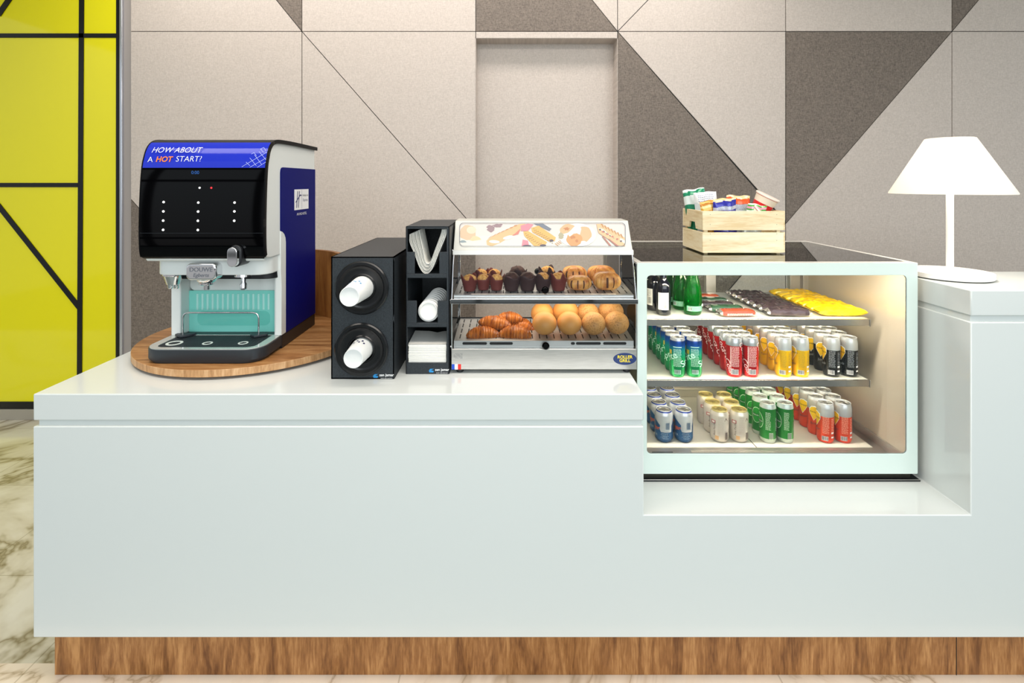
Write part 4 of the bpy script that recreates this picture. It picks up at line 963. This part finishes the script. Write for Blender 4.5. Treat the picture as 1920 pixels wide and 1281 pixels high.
def can_proto(kind):
    tall = kind not in ('beer', 'pale')
    R_, Hh, rt = (0.0293, 0.1465, 0.0255) if tall else (0.0338, 0.118, 0.0272)
    prof_ = [(0, 0.004), (rt-0.006, 0.003), (rt-0.003, 0.0), (rt, 0.0008), (R_-0.0012, 0.008), (R_, 0.012), (R_, Hh-0.020), (R_-0.0009, Hh-0.015), (rt+0.0005, Hh-0.0045), (rt, Hh-0.003), (rt+0.001, Hh-0.0006), (rt+0.0002, Hh), (rt-0.0012, Hh-0.001), (rt-0.002, Hh-0.0035)]
    lidp = [(rt-0.0017, Hh-0.0052), (rt-0.004, Hh-0.0045), (rt-0.006, Hh-0.0032), (0, Hh-0.003)]
    root = thing('drink_can', '-', 'can')
    col = {
     'sprite': [(0.0, '#087C44'), (0.07, '#0CB56A'), (0.098, '#0FA49A'), (0.118, '#0E55B4'), (0.134, '#0B3680'), (0.1372, '#C8CCD0')],
     'cola': [(0.0, '#B9151C'), (0.1165, '#C8141C'), (0.117, '#AEB6B8'), (0.139, '#C9CDD0')],
     'tonic_yellow': [(0.0, '#F2B90E'), (0.1, '#EDBE14'), (0.1005, '#AEB9BC'), (0.139, '#D5D8D8')],
     'soda_black': [(0.0, '#15181B'), (0.1, '#191C20'), (0.1005, '#AAB0B2'), (0.139, '#D5D8D8')],
     'bitter_red': [(0.0, '#E2401F'), (0.098, '#E24A2A'), (0.0985, '#B4B6B6'), (0.139, '#D5D8D8')],
     'green': [(0.0, '#C9D4C6'), (0.0165, '#C9D4C6'), (0.017, '#1B8A2E'), (0.128, '#157A28'), (0.1285, '#C9D6CE')],
     'beer': [(0.0, '#1D4E7E'), (0.040, '#1F5788'), (0.0405, '#CFD4D8'), (0.100, '#D5D9DC'), (0.1105, '#D8DCDF'), (0.1108, '#2B46A0'), (0.1145, '#2B46A0'), (0.1148, '#D0D2D0')],
     'pale': [(0.0, '#CFC6BA'), (0.05, '#D9D1C6'), (0.112, '#E0D8C8'), (0.1124, '#CDBD7C')]}[kind]
    if kind == 'beer': col = col[:8]
    b = MB(); b.lathe(prof_, 36); b.build('body', [can_mat('can_'+kind, col, 0.5 if kind in ('sprite', 'cola') else 0.3)], root, local=True)
    b = MB(); b.lathe(lidp, 28); lz_ = Hh-0.0028
    b.prism([(0.009*cos(t_*pi/8), 0.004+0.008*sin(t_*pi/8)) for t_ in range(16)], 'z', lz_, lz_+0.0009); b.prism(rrect(-0.005, 0.005, -0.013, 0.001, 0.004, 4), 'z', lz_+0.0008, lz_+0.0018)
    b.build('lid', [M_lidg if kind == 'pale' else M_lid], root, local=True)
    b = MB(); Q = R_+0.0003; LG = A0-radians(78)
    if kind == 'sprite':
        info(b, Q, A0, 0.030, 0.040, 0.104); bars(b, Q, A0, 0, [(-0.016, 0.016, 0.1115, 0.1145)]); barcode(b, Q, A0, 0.001, 0.012, 0.024, 0.016, 0, 1)
        wrap_text(b, Q, LG, 0.066, 'Sprite', 0.036, 28, 0, bold=0.01); wrap_text(b, Q, LG+pi, 0.066, 'Sprite', 0.036, 28, 0, bold=0.01)
        c = [(0.010*cos(k*pi/9), 0.010*sin(k*pi/9)) for k in range(18)]; bars(b, Q-0.0001, LG, 0, [(0.004, 0.018, 0.084, 0.100)], 2)
        ms = [mat('mint_ink', '#C9F3E4', 0.4), M_ink, mat('lime_ink', '#C9B23C', 0.4)]
    elif kind == 'cola':
        info(b, Q, A0, 0.034, 0.040, 0.112); barcode(b, Q, A0, 0.0, 0.010, 0.028, 0.020, 0, 1)
        wrap_text(b, Q, LG, 0.075, 'Coca-Cola', 0.030, -62, 0, shear=0.3); wrap_text(b, Q, LG+pi, 0.075, 'Coca-Cola', 0.030, -62, 0, shear=0.3)
        bars(b, Q, LG+0.9, 0, [(-0.0008, 0.0008, 0.02, 0.11)]); ms = [mat('pale_ink', '#F0DADA', 0.4), mat('teal_ink', '#3C6C74', 0.4), M_wink]
    elif kind in ('tonic_yellow', 'soda_black', 'bitter_red'):
        dark = kind == 'soda_black'
        info(b, Q, A0-0.15, 0.022, 0.034, 0.096, m=0); info(b, Q, A0+0.75, 0.014, 0.040, 0.09, 0.006); barcode(b, Q, A0-0.25, 0.0, 0.010, 0.022, 0.016, 2, 1)
        bars(b, Q, A0+0.7, 0, [(-0.006, 0.006, 0.020, 0.026), (-0.006, 0.006, 0.036, 0.042)], 2)
        info(b, Q, LG, 0.040, 0.106, 0.132, 0.005, 3)
        # leaf shaped badge with the maker's initial letters
        for off in (0, pi):
            pts_ = [(-0.017, 0.098), (-0.009, 0.108), (0.003, 0.110), (0.014, 0.104), (0.016, 0.088), (0.008, 0.072), (-0.001, 0.058), (-0.009, 0.072), (-0.017, 0.086)]
            t = bmesh.new(); t.faces.new([t.verts.new((x*1.12, (y-0.085)*1.1, 0)) for x, y in pts_]); slice_bm(t, 0.004); b.add(t, lambda c: cyl_map(Q+0.0001, LG+off, 0.086, c), 2); t.free()
            t = bmesh.new(); t.faces.new([t.verts.new((x, y-0.086, 0)) for x, y in pts_]); slice_bm(t, 0.004); b.add(t, lambda c: cyl_map(Q+0.0002, LG+off, 0.086, c), 4); t.free()
            wrap_text(b, Q+0.0004, LG+off, 0.090, 'Schweppes', 0.0105, 0, 1, shear=0.1)
            wrap_text(b, Q+0.0004, LG+off, 0.046, {'tonic_yellow': 'Tonic', 'soda_black': 'Soda', 'bitter_red': 'Bitter'}[kind], 0.013, 8, 1 if not dark else 0, shear=0.3)
        ms = [mat('dull_ink', '#7A6A1C', 0.5) if kind == 'tonic_yellow' else (mat('grey_print', '#9BA1A5', 0.5) if dark else mat('peach_ink', '#F4B69C', 0.5)), M_ink, M_wink, mat('pattern_print', '#B99A7C', 0.4, metal=0.4), mat('badge_yellow', '#F6C81E', 0.4)]
    elif kind == 'green':
        info(b, Q, A0-0.1, 0.018, 0.050, 0.114); barcode(b, Q, A0+0.28, 0.0, 0.014, 0.015, 0.026, 0, 1); wrap_text(b, Q, A0+1.1, 0.07, 'PREMIUM', 0.012, 90)
        for off in (0, pi):
            t = bmesh.new(); t.faces.new([t.verts.new((0.020*cos(k*pi/12), 0.030*sin(k*pi/12), 0)) for k in range(24)]); slice_bm(t, 0.004); b.add(t, lambda c: cyl_map(Q+0.0001, LG+off, 0.078, c), 0); t.free()
            t = bmesh.new(); t.faces.new([t.verts.new((0.0185*cos(k*pi/12), 0.028*sin(k*pi/12), 0)) for k in range(24)]); slice_bm(t, 0.004); b.add(t, lambda c: cyl_map(Q+0.0002, LG+off, 0.078, c), 2); t.free()
            bars(b, Q+0.0003, LG+off, 0, [(-0.019, 0.019, 0.072, 0.083)], 1)
            wrap_text(b, Q+0.0005, LG+off, 0.0775, 'Heineken', 0.0088, 0, 0, bold=0.01)
        ms = [mat('pale_green_ink', '#D5EBCF', 0.4), M_ink, mat('can_green_print', '#188A2C', 0.3)]
    elif kind == 'beer':
        # blue flame-shaped field on the silver body
        for off in (0, pi):
            pts_ = [(-0.034, -0.03), (-0.036, 0.018), (-0.024, 0.034), (-0.006, 0.044), (0.010, 0.034), (0.026, 0.020), (0.024, 0.006), (0.032, -0.010), (0.034, -0.030)]
            t = bmesh.new(); t.faces.new([t.verts.new((x, y, 0)) for x, y in pts_]); slice_bm(t, 0.004); b.add(t, lambda c: cyl_map(Q, A0-1.15+off, 0.045, c), 2); t.free()
            wrap_text(b, Q+0.0003, A0-1.1+off, 0.053, 'Tiger', 0.022, 0, 3, bold=0.012)
            wrap_text(b, Q+0.0003, A0-1.1+off, 0.026, 'BEER', 0.012, 0, 0)
        barcode(b, Q, A0+0.45, 0.0, 0.048, 0.018, 0.030, 4, 2); info(b, Q, A0+0.1, 0.03, 0.012, 0.036, 0.005)
        ms = [mat('pale_blue_print', '#9DB8CC', 0.4), M_ink, mat('beer_blue', '#1F5788', 0.3, metal=0.3), mat('tiger_orange', '#D9622C', 0.4), mat('silver_print', '#C4CCCF', 0.35, metal=0.5)]
    else:
        info(b, Q, A0+0.1, 0.020, 0.030, 0.094, 0.005); barcode(b, Q, A0+0.75, 0.0, 0.010, 0.014, 0.030, 0, 1); wrap_text(b, Q, A0-0.6, 0.05, 'Asia Pacific', 0.011, 90, 1)
        bars(b, Q, A0-0.75, 0, [(-0.009, 0.009, 0.070, 0.082)], 3); bars(b, Q+0.0001, A0-0.75, 0, [(-0.006, 0.006, 0.0725, 0.0795)], 4); bars(b, Q, A0-0.3, 0, [(-0.008, 0.006, 0.012, 0.026)], 2)
        t = bmesh.new(); t.faces.new([t.verts.new(p) for p in ((-0.007, 0, 0), (0, 0.013, 0), (0.007, 0, 0))]); b.add(t, lambda c: cyl_map(Q, A0+0.7, 0.082, c), 1); t.free()
        ms = [mat('brown_grey_ink', '#A79C92', 0.5), mat('dark_brown_ink', '#54423E', 0.5), mat('peach_patch', '#D9AE7E', 0.5), mat('crimson_ink', '#A9414A', 0.5), mat('pale_can_ink', '#E0D8CC', 0.5)]
    b.build('printed_label', ms, root, local=True, norm=False)
    WL[root] = Vector((0, 0, 0)); return root
def copy_tree(o):
    c = o.copy(); C.objects.link(c)
    for ch in list(o.children):
        d = ch.copy(); C.objects.link(d); d.parent = c
        for g_ in list(ch.children): e_ = g_.copy(); C.objects.link(e_); e_.parent = d
    return c
ORD = ['front', 'second', 'third', 'fourth', 'fifth', 'rearmost']
def can_block(kind, desc, pxs, z, rows, dD, shelf, Dc=1.992, rotz=(0, 0.9)):
    proto = can_proto(kind); first = True
    for k in range(rows):
        for j, px in enumerate(pxs):
            o = proto if first else copy_tree(proto); first = False
            x = X(px, Dc); y = Dc+dD*k
            o.location = (x+random.uniform(-.0006, .0006), y, z+0.0004); o.rotation_euler = (0, 0, rotz[0]+(0.12 if j else 0) if k == 0 else rotz[1]+random.uniform(-.25, .25))
            rw = 'rearmost' if (k == rows-1 and rows > 2) else ORD[k]
            o['label'] = '%s, %s row, %s column, %s' % (desc, rw, ('left', 'right')[j], shelf); o['group'] = desc.split(' with')[0]+' group'
dS = 0.0615
can_block('sprite', 'green and blue soft drink can', (1270, 1301), 0.831, 6, dS, 'middle fridge shelf')
can_block('cola', 'red soft drink can with silver top', (1376, 1407), 0.831, 6, dS, 'middle fridge shelf')
can_block('tonic_yellow', 'yellow drink can with silver top', (1468.5, 1500.5), 0.831, 6, dS, 'middle fridge shelf')
can_block('soda_black', 'black drink can with silver top', (1559, 1592), 0.831, 6, dS, 'middle fridge shelf')
can_block('beer', 'short silver and blue beer can', (1245, 1282), fzl, 5, 0.0705, 'fridge floor', 2.0, (0, 0.12))
can_block('pale', 'short cream can with gold lid', (1349, 1385.5), fzl, 3, 0.0705, 'fridge floor', 2.0, (0, 0.3))
can_block('green', 'green beer can with silver rims', (1439.5, 1472), fzl, 6, dS, 'fridge floor')
can_block('bitter_red', 'orange-red drink can with silver top', (1547, 1580.5), fzl, 6, dS, 'fridge floor')

# ---- bottles on the top shelf
M_gg = mat('green_bottle_glass', '#0A7A24', 0.03, trans=0.8, ior=1.3); M_dg = mat('dark_bottle_glass', '#0A0D16', 0.05, coat=0.5)
M_foil = mat('bottle_cap_green', '#1A6A34', 0.35); M_capd = mat('bottle_cap_dark', '#101018', 0.35)
def bottle(kind, px, D, label, rot=0):
    root = thing('glass_bottle', label, 'bottle', (X(px, D), D, 1.0575), 'bottles on the top fridge shelf')
    if kind == 'water':
        p = [(0, 0.003), (0.026, 0.0), (0.031, 0.003), (0.033, 0.012), (0.0342, 0.035), (0.0345, 0.060), (0.0325, 0.090), (0.027, 0.118), (0.019, 0.150), (0.0145, 0.178), (0.0135, 0.195), (0.0135, 0.200), (0, 0.200)]
        q = crom(p[1:-1], 3); b = MB(); b.lathe([(0, 0.003)]+[tuple(v) for v in q]+[(0, 0.2)], 36); b.build('glass', [M_gg], root, local=True)
        b = MB(); b.lathe([(0.0138, 0.196), (0.0150, 0.196), (0.0150, 0.215), (0.013, 0.217), (0, 0.217)], 24); b.build('cap', [M_foil], root, local=True)
        b = MB(); bars(b, 0.0346, radians(-90), 0, [(-0.034, 0.034, 0.016, 0.036)], 0); info(b, 0.0348, radians(-85), 0.044, 0.018, 0.033, 0.0035, 1); barcode(b, 0.0348, radians(-125), 0, 0.018, 0.014, 0.014, 2, 3)
        bars(b, 0.0326, radians(-205), 0, [(-0.012, 0.012, 0.085, 0.10)], 4)
        b.xf(lambda c: Vector((c.x*(1.0 if c.z < 0.06 else 0.98), c.y*(1.0 if c.z < 0.06 else 0.98), c.z)))
        b.build('printed_label', [mat('label_seagreen', '#5E9A7E', 0.5), mat('label_pale', '#A8CFB8', 0.5), mat('label_white', '#DDE8DF', 0.5), M_ink, mat('gold_red_label', '#A86A3C', 0.4)], root, local=True, norm=False)
    else:
        p = [(0, 0.004), (0.023, 0.0), (0.0268, 0.003), (0.0275, 0.012), (0.0275, 0.100), (0.0262, 0.112), (0.021, 0.124), (0.0145, 0.134), (0.0125, 0.145), (0.0122, 0.185), (0, 0.185)]
        b = MB(); b.lathe(p, 36); b.build('glass', [M_dg], root, local=True)
        b = MB(); b.lathe([(0.0128, 0.165), (0.0140, 0.165), (0.0140, 0.196), (0, 0.197)], 24); b.build('cap', [M_capd], root, local=True)
        b = MB(); bars(b, 0.0278, radians(-108), 0, [(-0.021, 0.021, 0.022, 0.087)], 0); info(b, 0.0280, radians(-112), 0.034, 0.056, 0.082, 0.0048, 1)
        rr = [(0.0, 0.017, 0.030+0.0022*k, 0.030+0.0022*k+0.0012) for k in range(11)]; bars(b, 0.0280, radians(-108), 0, rr, 2)
        b.build('paper_label', [M_paper, mat('soft_ink2', '#8A8E92', 0.5), M_ink], root, local=True, norm=False)
    root.rotation_euler.z = rot
bottle('wine', 1244, 2.012, 'dark bottle with white barcode label at the front of the top shelf')
bottle('wine', 1226, 2.085, 'dark bottle standing behind the front dark one', -0.9)
bottle('wine', 1207, 2.16, 'dark bottle at the far left end of the top shelf, mostly hidden', 0.2)
bottle('water', 1298.5, 2.02, 'green glass water bottle at the front of the top shelf')
bottle('water', 1277.5, 2.10, 'green glass water bottle, second in line from the front', -0.5)
bottle('water', 1262, 2.18, 'green glass water bottle, third in line from the front', -0.5)
bottle('water', 1250, 2.26, 'green glass water bottle, last in line at the back', -0.5)

# ---- snack packets
def packet(name, px, D, w_, d_, h_, mats, label, cat, group, rz=0.0, crink=0.0, seed=0, band=False):
    rnd = random.Random(seed); ph = [rnd.uniform(0, 6) for _ in range(6)]
    root = thing(name, label, cat, (X(px, D), D, 1.0577), group); root.rotation_euler = (0, 0, rz)
    b = MB(); NU, NV = 28, 12
    def fn(u, v):
        x = (2*u-1); a = 2*pi*v; e_ = max(0, 1-abs(x)**6)**0.7
        fl_ = 0.12+0.88*e_
        cr = crink*(sin(17*x+ph[0]+3*sin(a+ph[1]))*0.5+sin(29*x+ph[2]+2*a)*0.35+sin(7*x+5*a+ph[3])*0.4)*e_
        y = (0.5*d_)*math.copysign(abs(cos(a))**0.7, cos(a))*(0.96+0.04*e_)
        z = h_*0.5*(1+sin(a)*abs(sin(a))**-0.25*fl_ if abs(sin(a)) > 1e-3 else 1)+cr*h_*(0.35 if sin(a) > 0 else 0)
        return (0.5*w_*x, y+cr*0.004, max(0.0002, z))
    b.grid(fn, NU, NV, mf=(lambda i, j: (1 if (i < 2 or i > NU-3) else (0))) if len(mats) > 1 else None)
    b.build('wrapper', mats, root, local=True, angle=60 if not crink else 25)
    if band:
        b = MB(); info_rect = []
        for r_ in range(2):
            x = -w_*0.32
            while x < w_*0.36:
                l = rnd.uniform(0.003, 0.010); info_rect.append((x, x+l, 0.0075+0.004*r_)); x += l+0.0015
        for xa, xb, z in info_rect: b.face([b.bm.verts.new(p) for p in ((xa, -d_*0.5-0.0004, z), (xb, -d_*0.5-0.0004, z), (xb, -d_*0.5-0.0002, z+0.0022), (xa, -d_*0.5-0.0002, z+0.0022))])
        b.build('print', [mat('cream_print', '#E6CDBE', 0.5)], root, local=True, norm=False)
M_pk = [mat('wrap_brown', '#8A3A26', 0.25, coat=0.5), mat('wrap_green', '#2C4A36', 0.25, coat=0.5), mat('wrap_dark', '#3A3236', 0.22, coat=0.5), mat('wrap_rust', '#B04A26', 0.25, coat=0.5)]
M_fo = mat('foil_silver', '#CFCBC6', 0.2, metal=0.8)
for i, (px, D, k, lb) in enumerate(((1381, 1.985, 0, 'brown wrapped snack bar at the front edge of the top shelf'), (1359, 2.05, 1, 'dark green wrapped snack bar, second from the front'), (1343, 2.115, 2, 'dark wrapped snack bar, third from the front'), (1332, 2.185, 1, 'dark green wrapped snack bar, fourth from the front'), (1318, 2.255, 3, 'rust red wrapped snack bar at the back of the row'))):
    packet('snack_bar', px, D, 0.142, 0.046, 0.028, [M_pk[k], M_fo], lb, 'snack bar', 'wrapped snack bars on the top fridge shelf', random.uniform(-.04, .04), 0.10, i, True)
M_ch = mat('wrap_aubergine', '#4B3F44', 0.2, metal=0.45)
for i in range(7):
    D = 1.99+0.053*i; px = VX+(1476-VX)*1.99/D-1.0*i
    packet('chocolate_packet', px, D, 0.165, 0.049, 0.030, [M_ch, M_fo], 'dark crinkled foil packet, number %s from the front edge of the top shelf' % ['one', 'two', 'three', 'four', 'five', 'six', 'seven'][i], 'snack packet', 'dark foil packets on the top fridge shelf', -0.10+random.uniform(-.05, .05), 0.32, 20+i)
M_ye = noise_col(mat('wrap_yellow', '#F2C80C', 0.25, coat=0.3), '#E3A90A', '#FAD81C', ns=30)
for i in range(7):
    D = 1.995+0.055*i; px = VX+(1577-VX)*1.99/D-0.5*i
    packet('sweets_packet', px, D, 0.18, 0.051, 0.032, [M_ye], 'bright yellow packet, number %s from the front edge of the top shelf' % ['one', 'two', 'three', 'four', 'five', 'six', 'seven'][i], 'snack packet', 'yellow packets on the top fridge shelf', -0.06+random.uniform(-.06, .06), 0.28, 40+i)
# ---------------------------------------------------------------- pine crate on the fridge
kx0, kx1, ky0, ky1 = X(1317.5, 2.0), X(1474.5, 2.0), 2.0, 2.232; kz = fz1+0.0006; kt = Z(396, 2.0)
M_pine = wood('pine', (1.6, 9, 14), ('#DEC496', '#EBDCB8', '#F3E8CE'), 1.6, 0.5, 0.05)
M_pineS = wood('pine_side', (9, 1.6, 14), ('#D8BC8A', '#E8D6AE', '#F0E3C4'), 1.6, 0.5, 0.05)
cr = thing('wooden_crate', 'small slatted pine crate of snacks standing on top of the display fridge', 'crate', ((kx0+kx1)/2, 2.12, kz))
zm1, zm0 = Z(432, 2.0), Z(436, 2.0); z00 = kz+0.004; tk = 0.009
for z0, z1 in ((zm1, kt), (z00, zm0)):
    for y in (ky0, ky1-tk):
        b = MB(); b.box(kx0, kx1-0.010, y, y+tk, z0, z1); b.build('slat', [M_pine], cr, bevel=0.0012)
for x, s_ in ((kx0, 0), (kx1-tk, 1)):
    b = MB(); b.box(x, x+tk, ky0+tk+0.0005, ky1-tk-0.0005, z00, zm0); b.build('end_board', [M_pineS], cr, bevel=0.0012)
    ya, yb = ky0+tk+0.0005, ky1-tk-0.0005; yc = (ya+yb)/2
    b = MB(); b.prism([(ya, zm1), (yc-0.040, zm1), (yc-0.030, zm1+0.026), (yc+0.030, zm1+0.026), (yc+0.040, zm1), (yb, zm1), (yb, kt), (ya, kt)], 'x', x, x+tk); b.build('end_board', [M_pineS], cr, bevel=0.0012)
for x in (kx0+tk, kx1-tk-0.014-0.010):
    for y in (ky0+tk, ky1-tk-0.014):
        b = MB(); b.box(x, x+0.014, y, y+0.014, kz, kt-0.004); b.build('corner_post', [M_pineS], cr, bevel=0.001)
b = MB(); b.box(kx0+tk, kx1-tk-0.01, ky0+tk, ky1-tk, kz+0.006, kz+0.012); b.build('floor_board', [M_pine], cr)
b = MB()
for px in (1331.5, 1456.5):
    for py in (402.5, 421, 438.5, 451): b.lathe([(0, -0.0004), (0.0011, -0.0004), (0.0011, 0.001), (0, 0.001)], 8, (X(px, 2.0), ky0, Z(py, 2.0)), ax='y')
b.build('nail', [mat('nail', '#5A5650', 0.4, metal=0.6)], cr)
def bag(label, px, D, zb_, w_, h_, t_, rot, bands, lines=None, seed=1):
    """foil bag: pillow body, crimped top; bands = [(fraction, hex)] bottom to top"""
    rnd = random.Random(seed); ph = [rnd.uniform(0, 6) for _ in range(4)]
    root = thing('snack_bag', label, 'snack bag', (X(px, D), D, zb_), 'snack bags in the crate'); root.rotation_euler = rot
    NU, NV = 24, 60
    def side(sg):
        def fn(u, v):
            x = 2*u-1; e_ = max(0.0, (1-abs(x)**3))**0.7*max(0.0, 1-(2*v-1)**6)**0.8
            y = sg*(t_*0.5*e_)+0.0016*sin(9*x+ph[0]+6*v)*v+0.0015*sin(14*v+ph[1]+3*x)
            return (0.5*w_*x*(1-0.05*e_), y, h_*v+0.002*sin(5*x+ph[2])*v)
        return fn
    def mf(i, j):
        f = (j+0.5)/NV+0.015*sin(3.2*(i/NU)+ph[3]); k = 0
        for q, (fr__, c) in enumerate(bands):
            if f >= fr__: k = q
        return k
    b = MB(); b.grid(side(-1), NU, NV, mf=mf); b.grid(side(1), NU, NV, mf=mf)
    bmesh.ops.remove_doubles(b.bm, verts=b.bm.verts[:], dist=0.0003)
    b.build('bag', [mat('bag_'+c.strip('#'), c, 0.22, coat=0.5, metal=0.15) for _, c in bands], root, local=True, angle=60)
    if lines:
        b = MB(); f_ = side(-1)
        for q in range(lines[0]):
            v = lines[1]-lines[2]*q; u = 0.16
            while u < 0.84:
                l = rnd.uniform(0.03, 0.08); pts_ = [f_(u, v), f_(min(u+l, .86), v), f_(min(u+l, .86), v+0.014), f_(u, v+0.014)]
                b.face([b.bm.verts.new((p[0], p[1]-0.0008, p[2])) for p in pts_]); u += l+0.02
        b.build('print', [mat('bag_print', '#8C92A6', 0.5)], root, local=True, norm=False)
zi = kz+0.0135
bag('green and white foil bag leaning at the left end of the crate', 1316, 2.150, zi, 0.088, 0.236, 0.03, (radians(-4), radians(-9), radians(-28)), [(0, '#0C7A54'), (0.74, '#E2ECE8'), (0.90, '#0F8A60'), (0.97, '#EEF2F0')], None, 1)
bag('white crumpled bag with a green edge beside the left end of the crate', 1333, 2.115, zi, 0.088, 0.222, 0.026, (radians(-2), radians(-6), radians(-12)), [(0, '#D8E2E4'), (0.82, '#F4F6F6')], (4, 0.94, 0.035), 2)
bag('gold and yellow snack bag in front of the white bag', 1344, 2.070, zi, 0.088, 0.192, 0.034, (radians(2), radians(-9), radians(4)), [(0, '#C98A22'), (0.80, '#D9A840'), (0.86, '#EBD08A'), (0.90, '#C9862C'), (0.95, '#EBA54A')], None, 3)
bag('blue and silver snack bag in the middle of the crate', 1362, 2.045, zi, 0.090, 0.198, 0.030, (radians(1), radians(-3), radians(0)), [(0, '#2A2A9C'), (0.78, '#C9CDDA'), (0.845, '#2A2A9C'), (0.955, '#E8D29A')], (3, 0.835, 0.03), 4)
bag('orange topped silver snack bag beside the blue one', 1381, 2.085, zi, 0.095, 0.208, 0.030, (radians(0), radians(2), radians(2)), [(0, '#D3D6DC'), (0.84, '#E65A20'), (0.955, '#F0D8A4')], (4, 0.825, 0.028), 5)
bag('small white, pink and green packet beside the orange topped bag', 1402, 2.045, zi, 0.075, 0.178, 0.024, (radians(2), radians(12), radians(0)), [(0, '#E6E9E0'), (0.86, '#3F9A34'), (0.90, '#E6A0B0'), (0.95, '#4FA83A'), (0.98, '#EDEEDF')], None, 6)
def tub(label, px, py, D, rot, c1, c2, r0=0.033, r1=0.045, h=0.075):
    root = thing('noodle_cup', label, 'instant food cup', (X(px, D), D, Z(py, D)), 'food cups in the crate'); root.rotation_euler = rot
    b = MB(); b.lathe([(0, -h*0.5+0.004), (r0-0.003, -h*0.5+0.004), (r0-0.001, -h*0.5), (r0, -h*0.5), (r0+(r1-r0)*0.52, 0.002), (r1-0.001, h*0.40), (r1, h*0.42), (r1+0.002, h*0.44), (r1+0.002, h*0.47), (0, h*0.47)], 40, mf=lambda k: {4: 1, 5: 1}.get(k, 0) if k != 3 else 1)
    b.bm.free(); b = MB(); pr = [(0, -h*0.5+0.004), (r0-0.003, -h*0.5+0.004), (r0-0.001, -h*0.5), (r0, -h*0.5), (r0+(r1-r0)*0.5, 0.0), (r1-0.001, h*0.36)]
    b.lathe(pr, 40, mf=lambda k: 0 if k < 4 else 1); b.build('cup', [mat('tub_'+c1.strip('#'), c1, 0.35), mat('tub_'+c2.strip('#'), c2, 0.45)], root, local=True)
    b = MB(); b.lathe([(r1-0.001, h*0.34), (r1+0.0008, h*0.36), (r1+0.0025, h*0.39), (r1+0.0025, h*0.45), (r1+0.001, h*0.47), (0, h*0.475)], 40, mf=lambda k: 0 if k == 0 else 1); b.build('lid', [mat('tub_band', '#D8303C', 0.35), mat('tub_lid', '#F2E3D6', 0.4)], root, local=True)
    b = MB(); info(b, r1-0.0045, radians(-90), 0.05, 0.006, h*0.28, 0.0055); b.build('print', [mat('soft_ink3', '#9A958A', 0.5)], root, local=True, norm=False)
tub('red and cream instant noodle cup tilted at the right end of the crate', 1432, 381, 2.09, (radians(14), radians(24), radians(0)), '#D8262C', '#F0E2CC')
tub('cream and green instant food cup half sunk beside the noodle cup', 1413, 405, 2.055, (radians(20), radians(48), radians(0)), '#4E9A2C', '#F0EBD6', 0.028, 0.036, 0.07)

# ---------------------------------------------------------------- table lamp
LD = 1.832; lx_ = X(1781, LD); lz0 = zb+0.0004
lp = thing('table_lamp', 'white table lamp with conical shade standing on the raised counter end', 'lamp', (lx_, LD, zb))
b = MB(); b.lathe([(0, lz0), (0.112, lz0), (0.112, lz0+0.004), (0, lz0+0.004)], 64, (lx_, LD, 0)); b.build('foot_pad', [M_ink], lp)
b = MB(); b.lathe([(0, lz0+0.003), (0.118, lz0+0.003), (0.120, lz0+0.005), (0.120, lz0+0.020), (0.118, lz0+0.022), (0, lz0+0.022)], 96, (lx_, LD, 0)); b.build('base', [M_white], lp)
b = MB(); b.lathe([(0.034, lz0+0.0218), (0.032, lz0+0.024), (0.022, lz0+0.028), (0.0125, lz0+0.032), (0.0112, lz0+0.036), (0.0112, 1.66), (0, 1.66)], 32, (lx_, LD, 0)); b.build('pole', [M_white], lp)
M_shade = mat('lamp_shade_fabric', '#FBF7F0', 0.7)
bs = M_shade.node_tree.nodes['Principled BSDF']; nd = M_shade.node_tree.nodes
trn = N(M_shade, 'ShaderNodeBsdfTranslucent'); trn.inputs[0].default_value = (1, 0.97, 0.92, 1); mxs = N(M_shade, 'ShaderNodeMixShader'); mxs.inputs[0].default_value = 0.5
L(M_shade, bs.outputs[0], mxs.inputs[1]); L(M_shade, trn.outputs[0], mxs.inputs[2]); L(M_shade, mxs.outputs[0], nd['Material Output'].inputs[0])
zs0, zs1 = 1.527, 1.7185; r0_, r1_ = 0.1745, 0.0700
b = MB(); b.lathe([(r0_, zs0), (r0_+0.0012, zs0-0.002), (r0_+0.0012, zs0+0.002), (r1_+0.001, zs1), (r1_-0.002, zs1+0.001), (r1_-0.003, zs1-0.001), (r0_-0.0015, zs0+0.001), (r0_, zs0)], 96, (lx_, LD, 0)); b.build('lamp_shade', [M_shade], lp)
b = MB(); b.lathe([(0.0, zs1-0.004), (r1_-0.004, zs1-0.004), (r1_-0.004, zs1-0.006), (0, zs1-0.006)], 48, (lx_, LD, 0)); b.build('diffuser', [M_shade], lp)
M_bulb = mat('bulb_glow', '#FFFFFF', 0.5, emit='#FFE9C8', es=9)
b = MB(); b.sphere((lx_, LD, 1.635), 0.026, 20, 14); b.build('bulb', [M_bulb], lp)
pl = bpy.data.lights.new('lamp_bulb_light', 'POINT'); pl.energy = 9; pl.color = (1, 0.93, 0.83); pl.shadow_soft_size = 0.028
po = bpy.data.objects.new('lamp_bulb_light', pl); C.objects.link(po); po.location = (lx_, LD-0.0, 1.600)
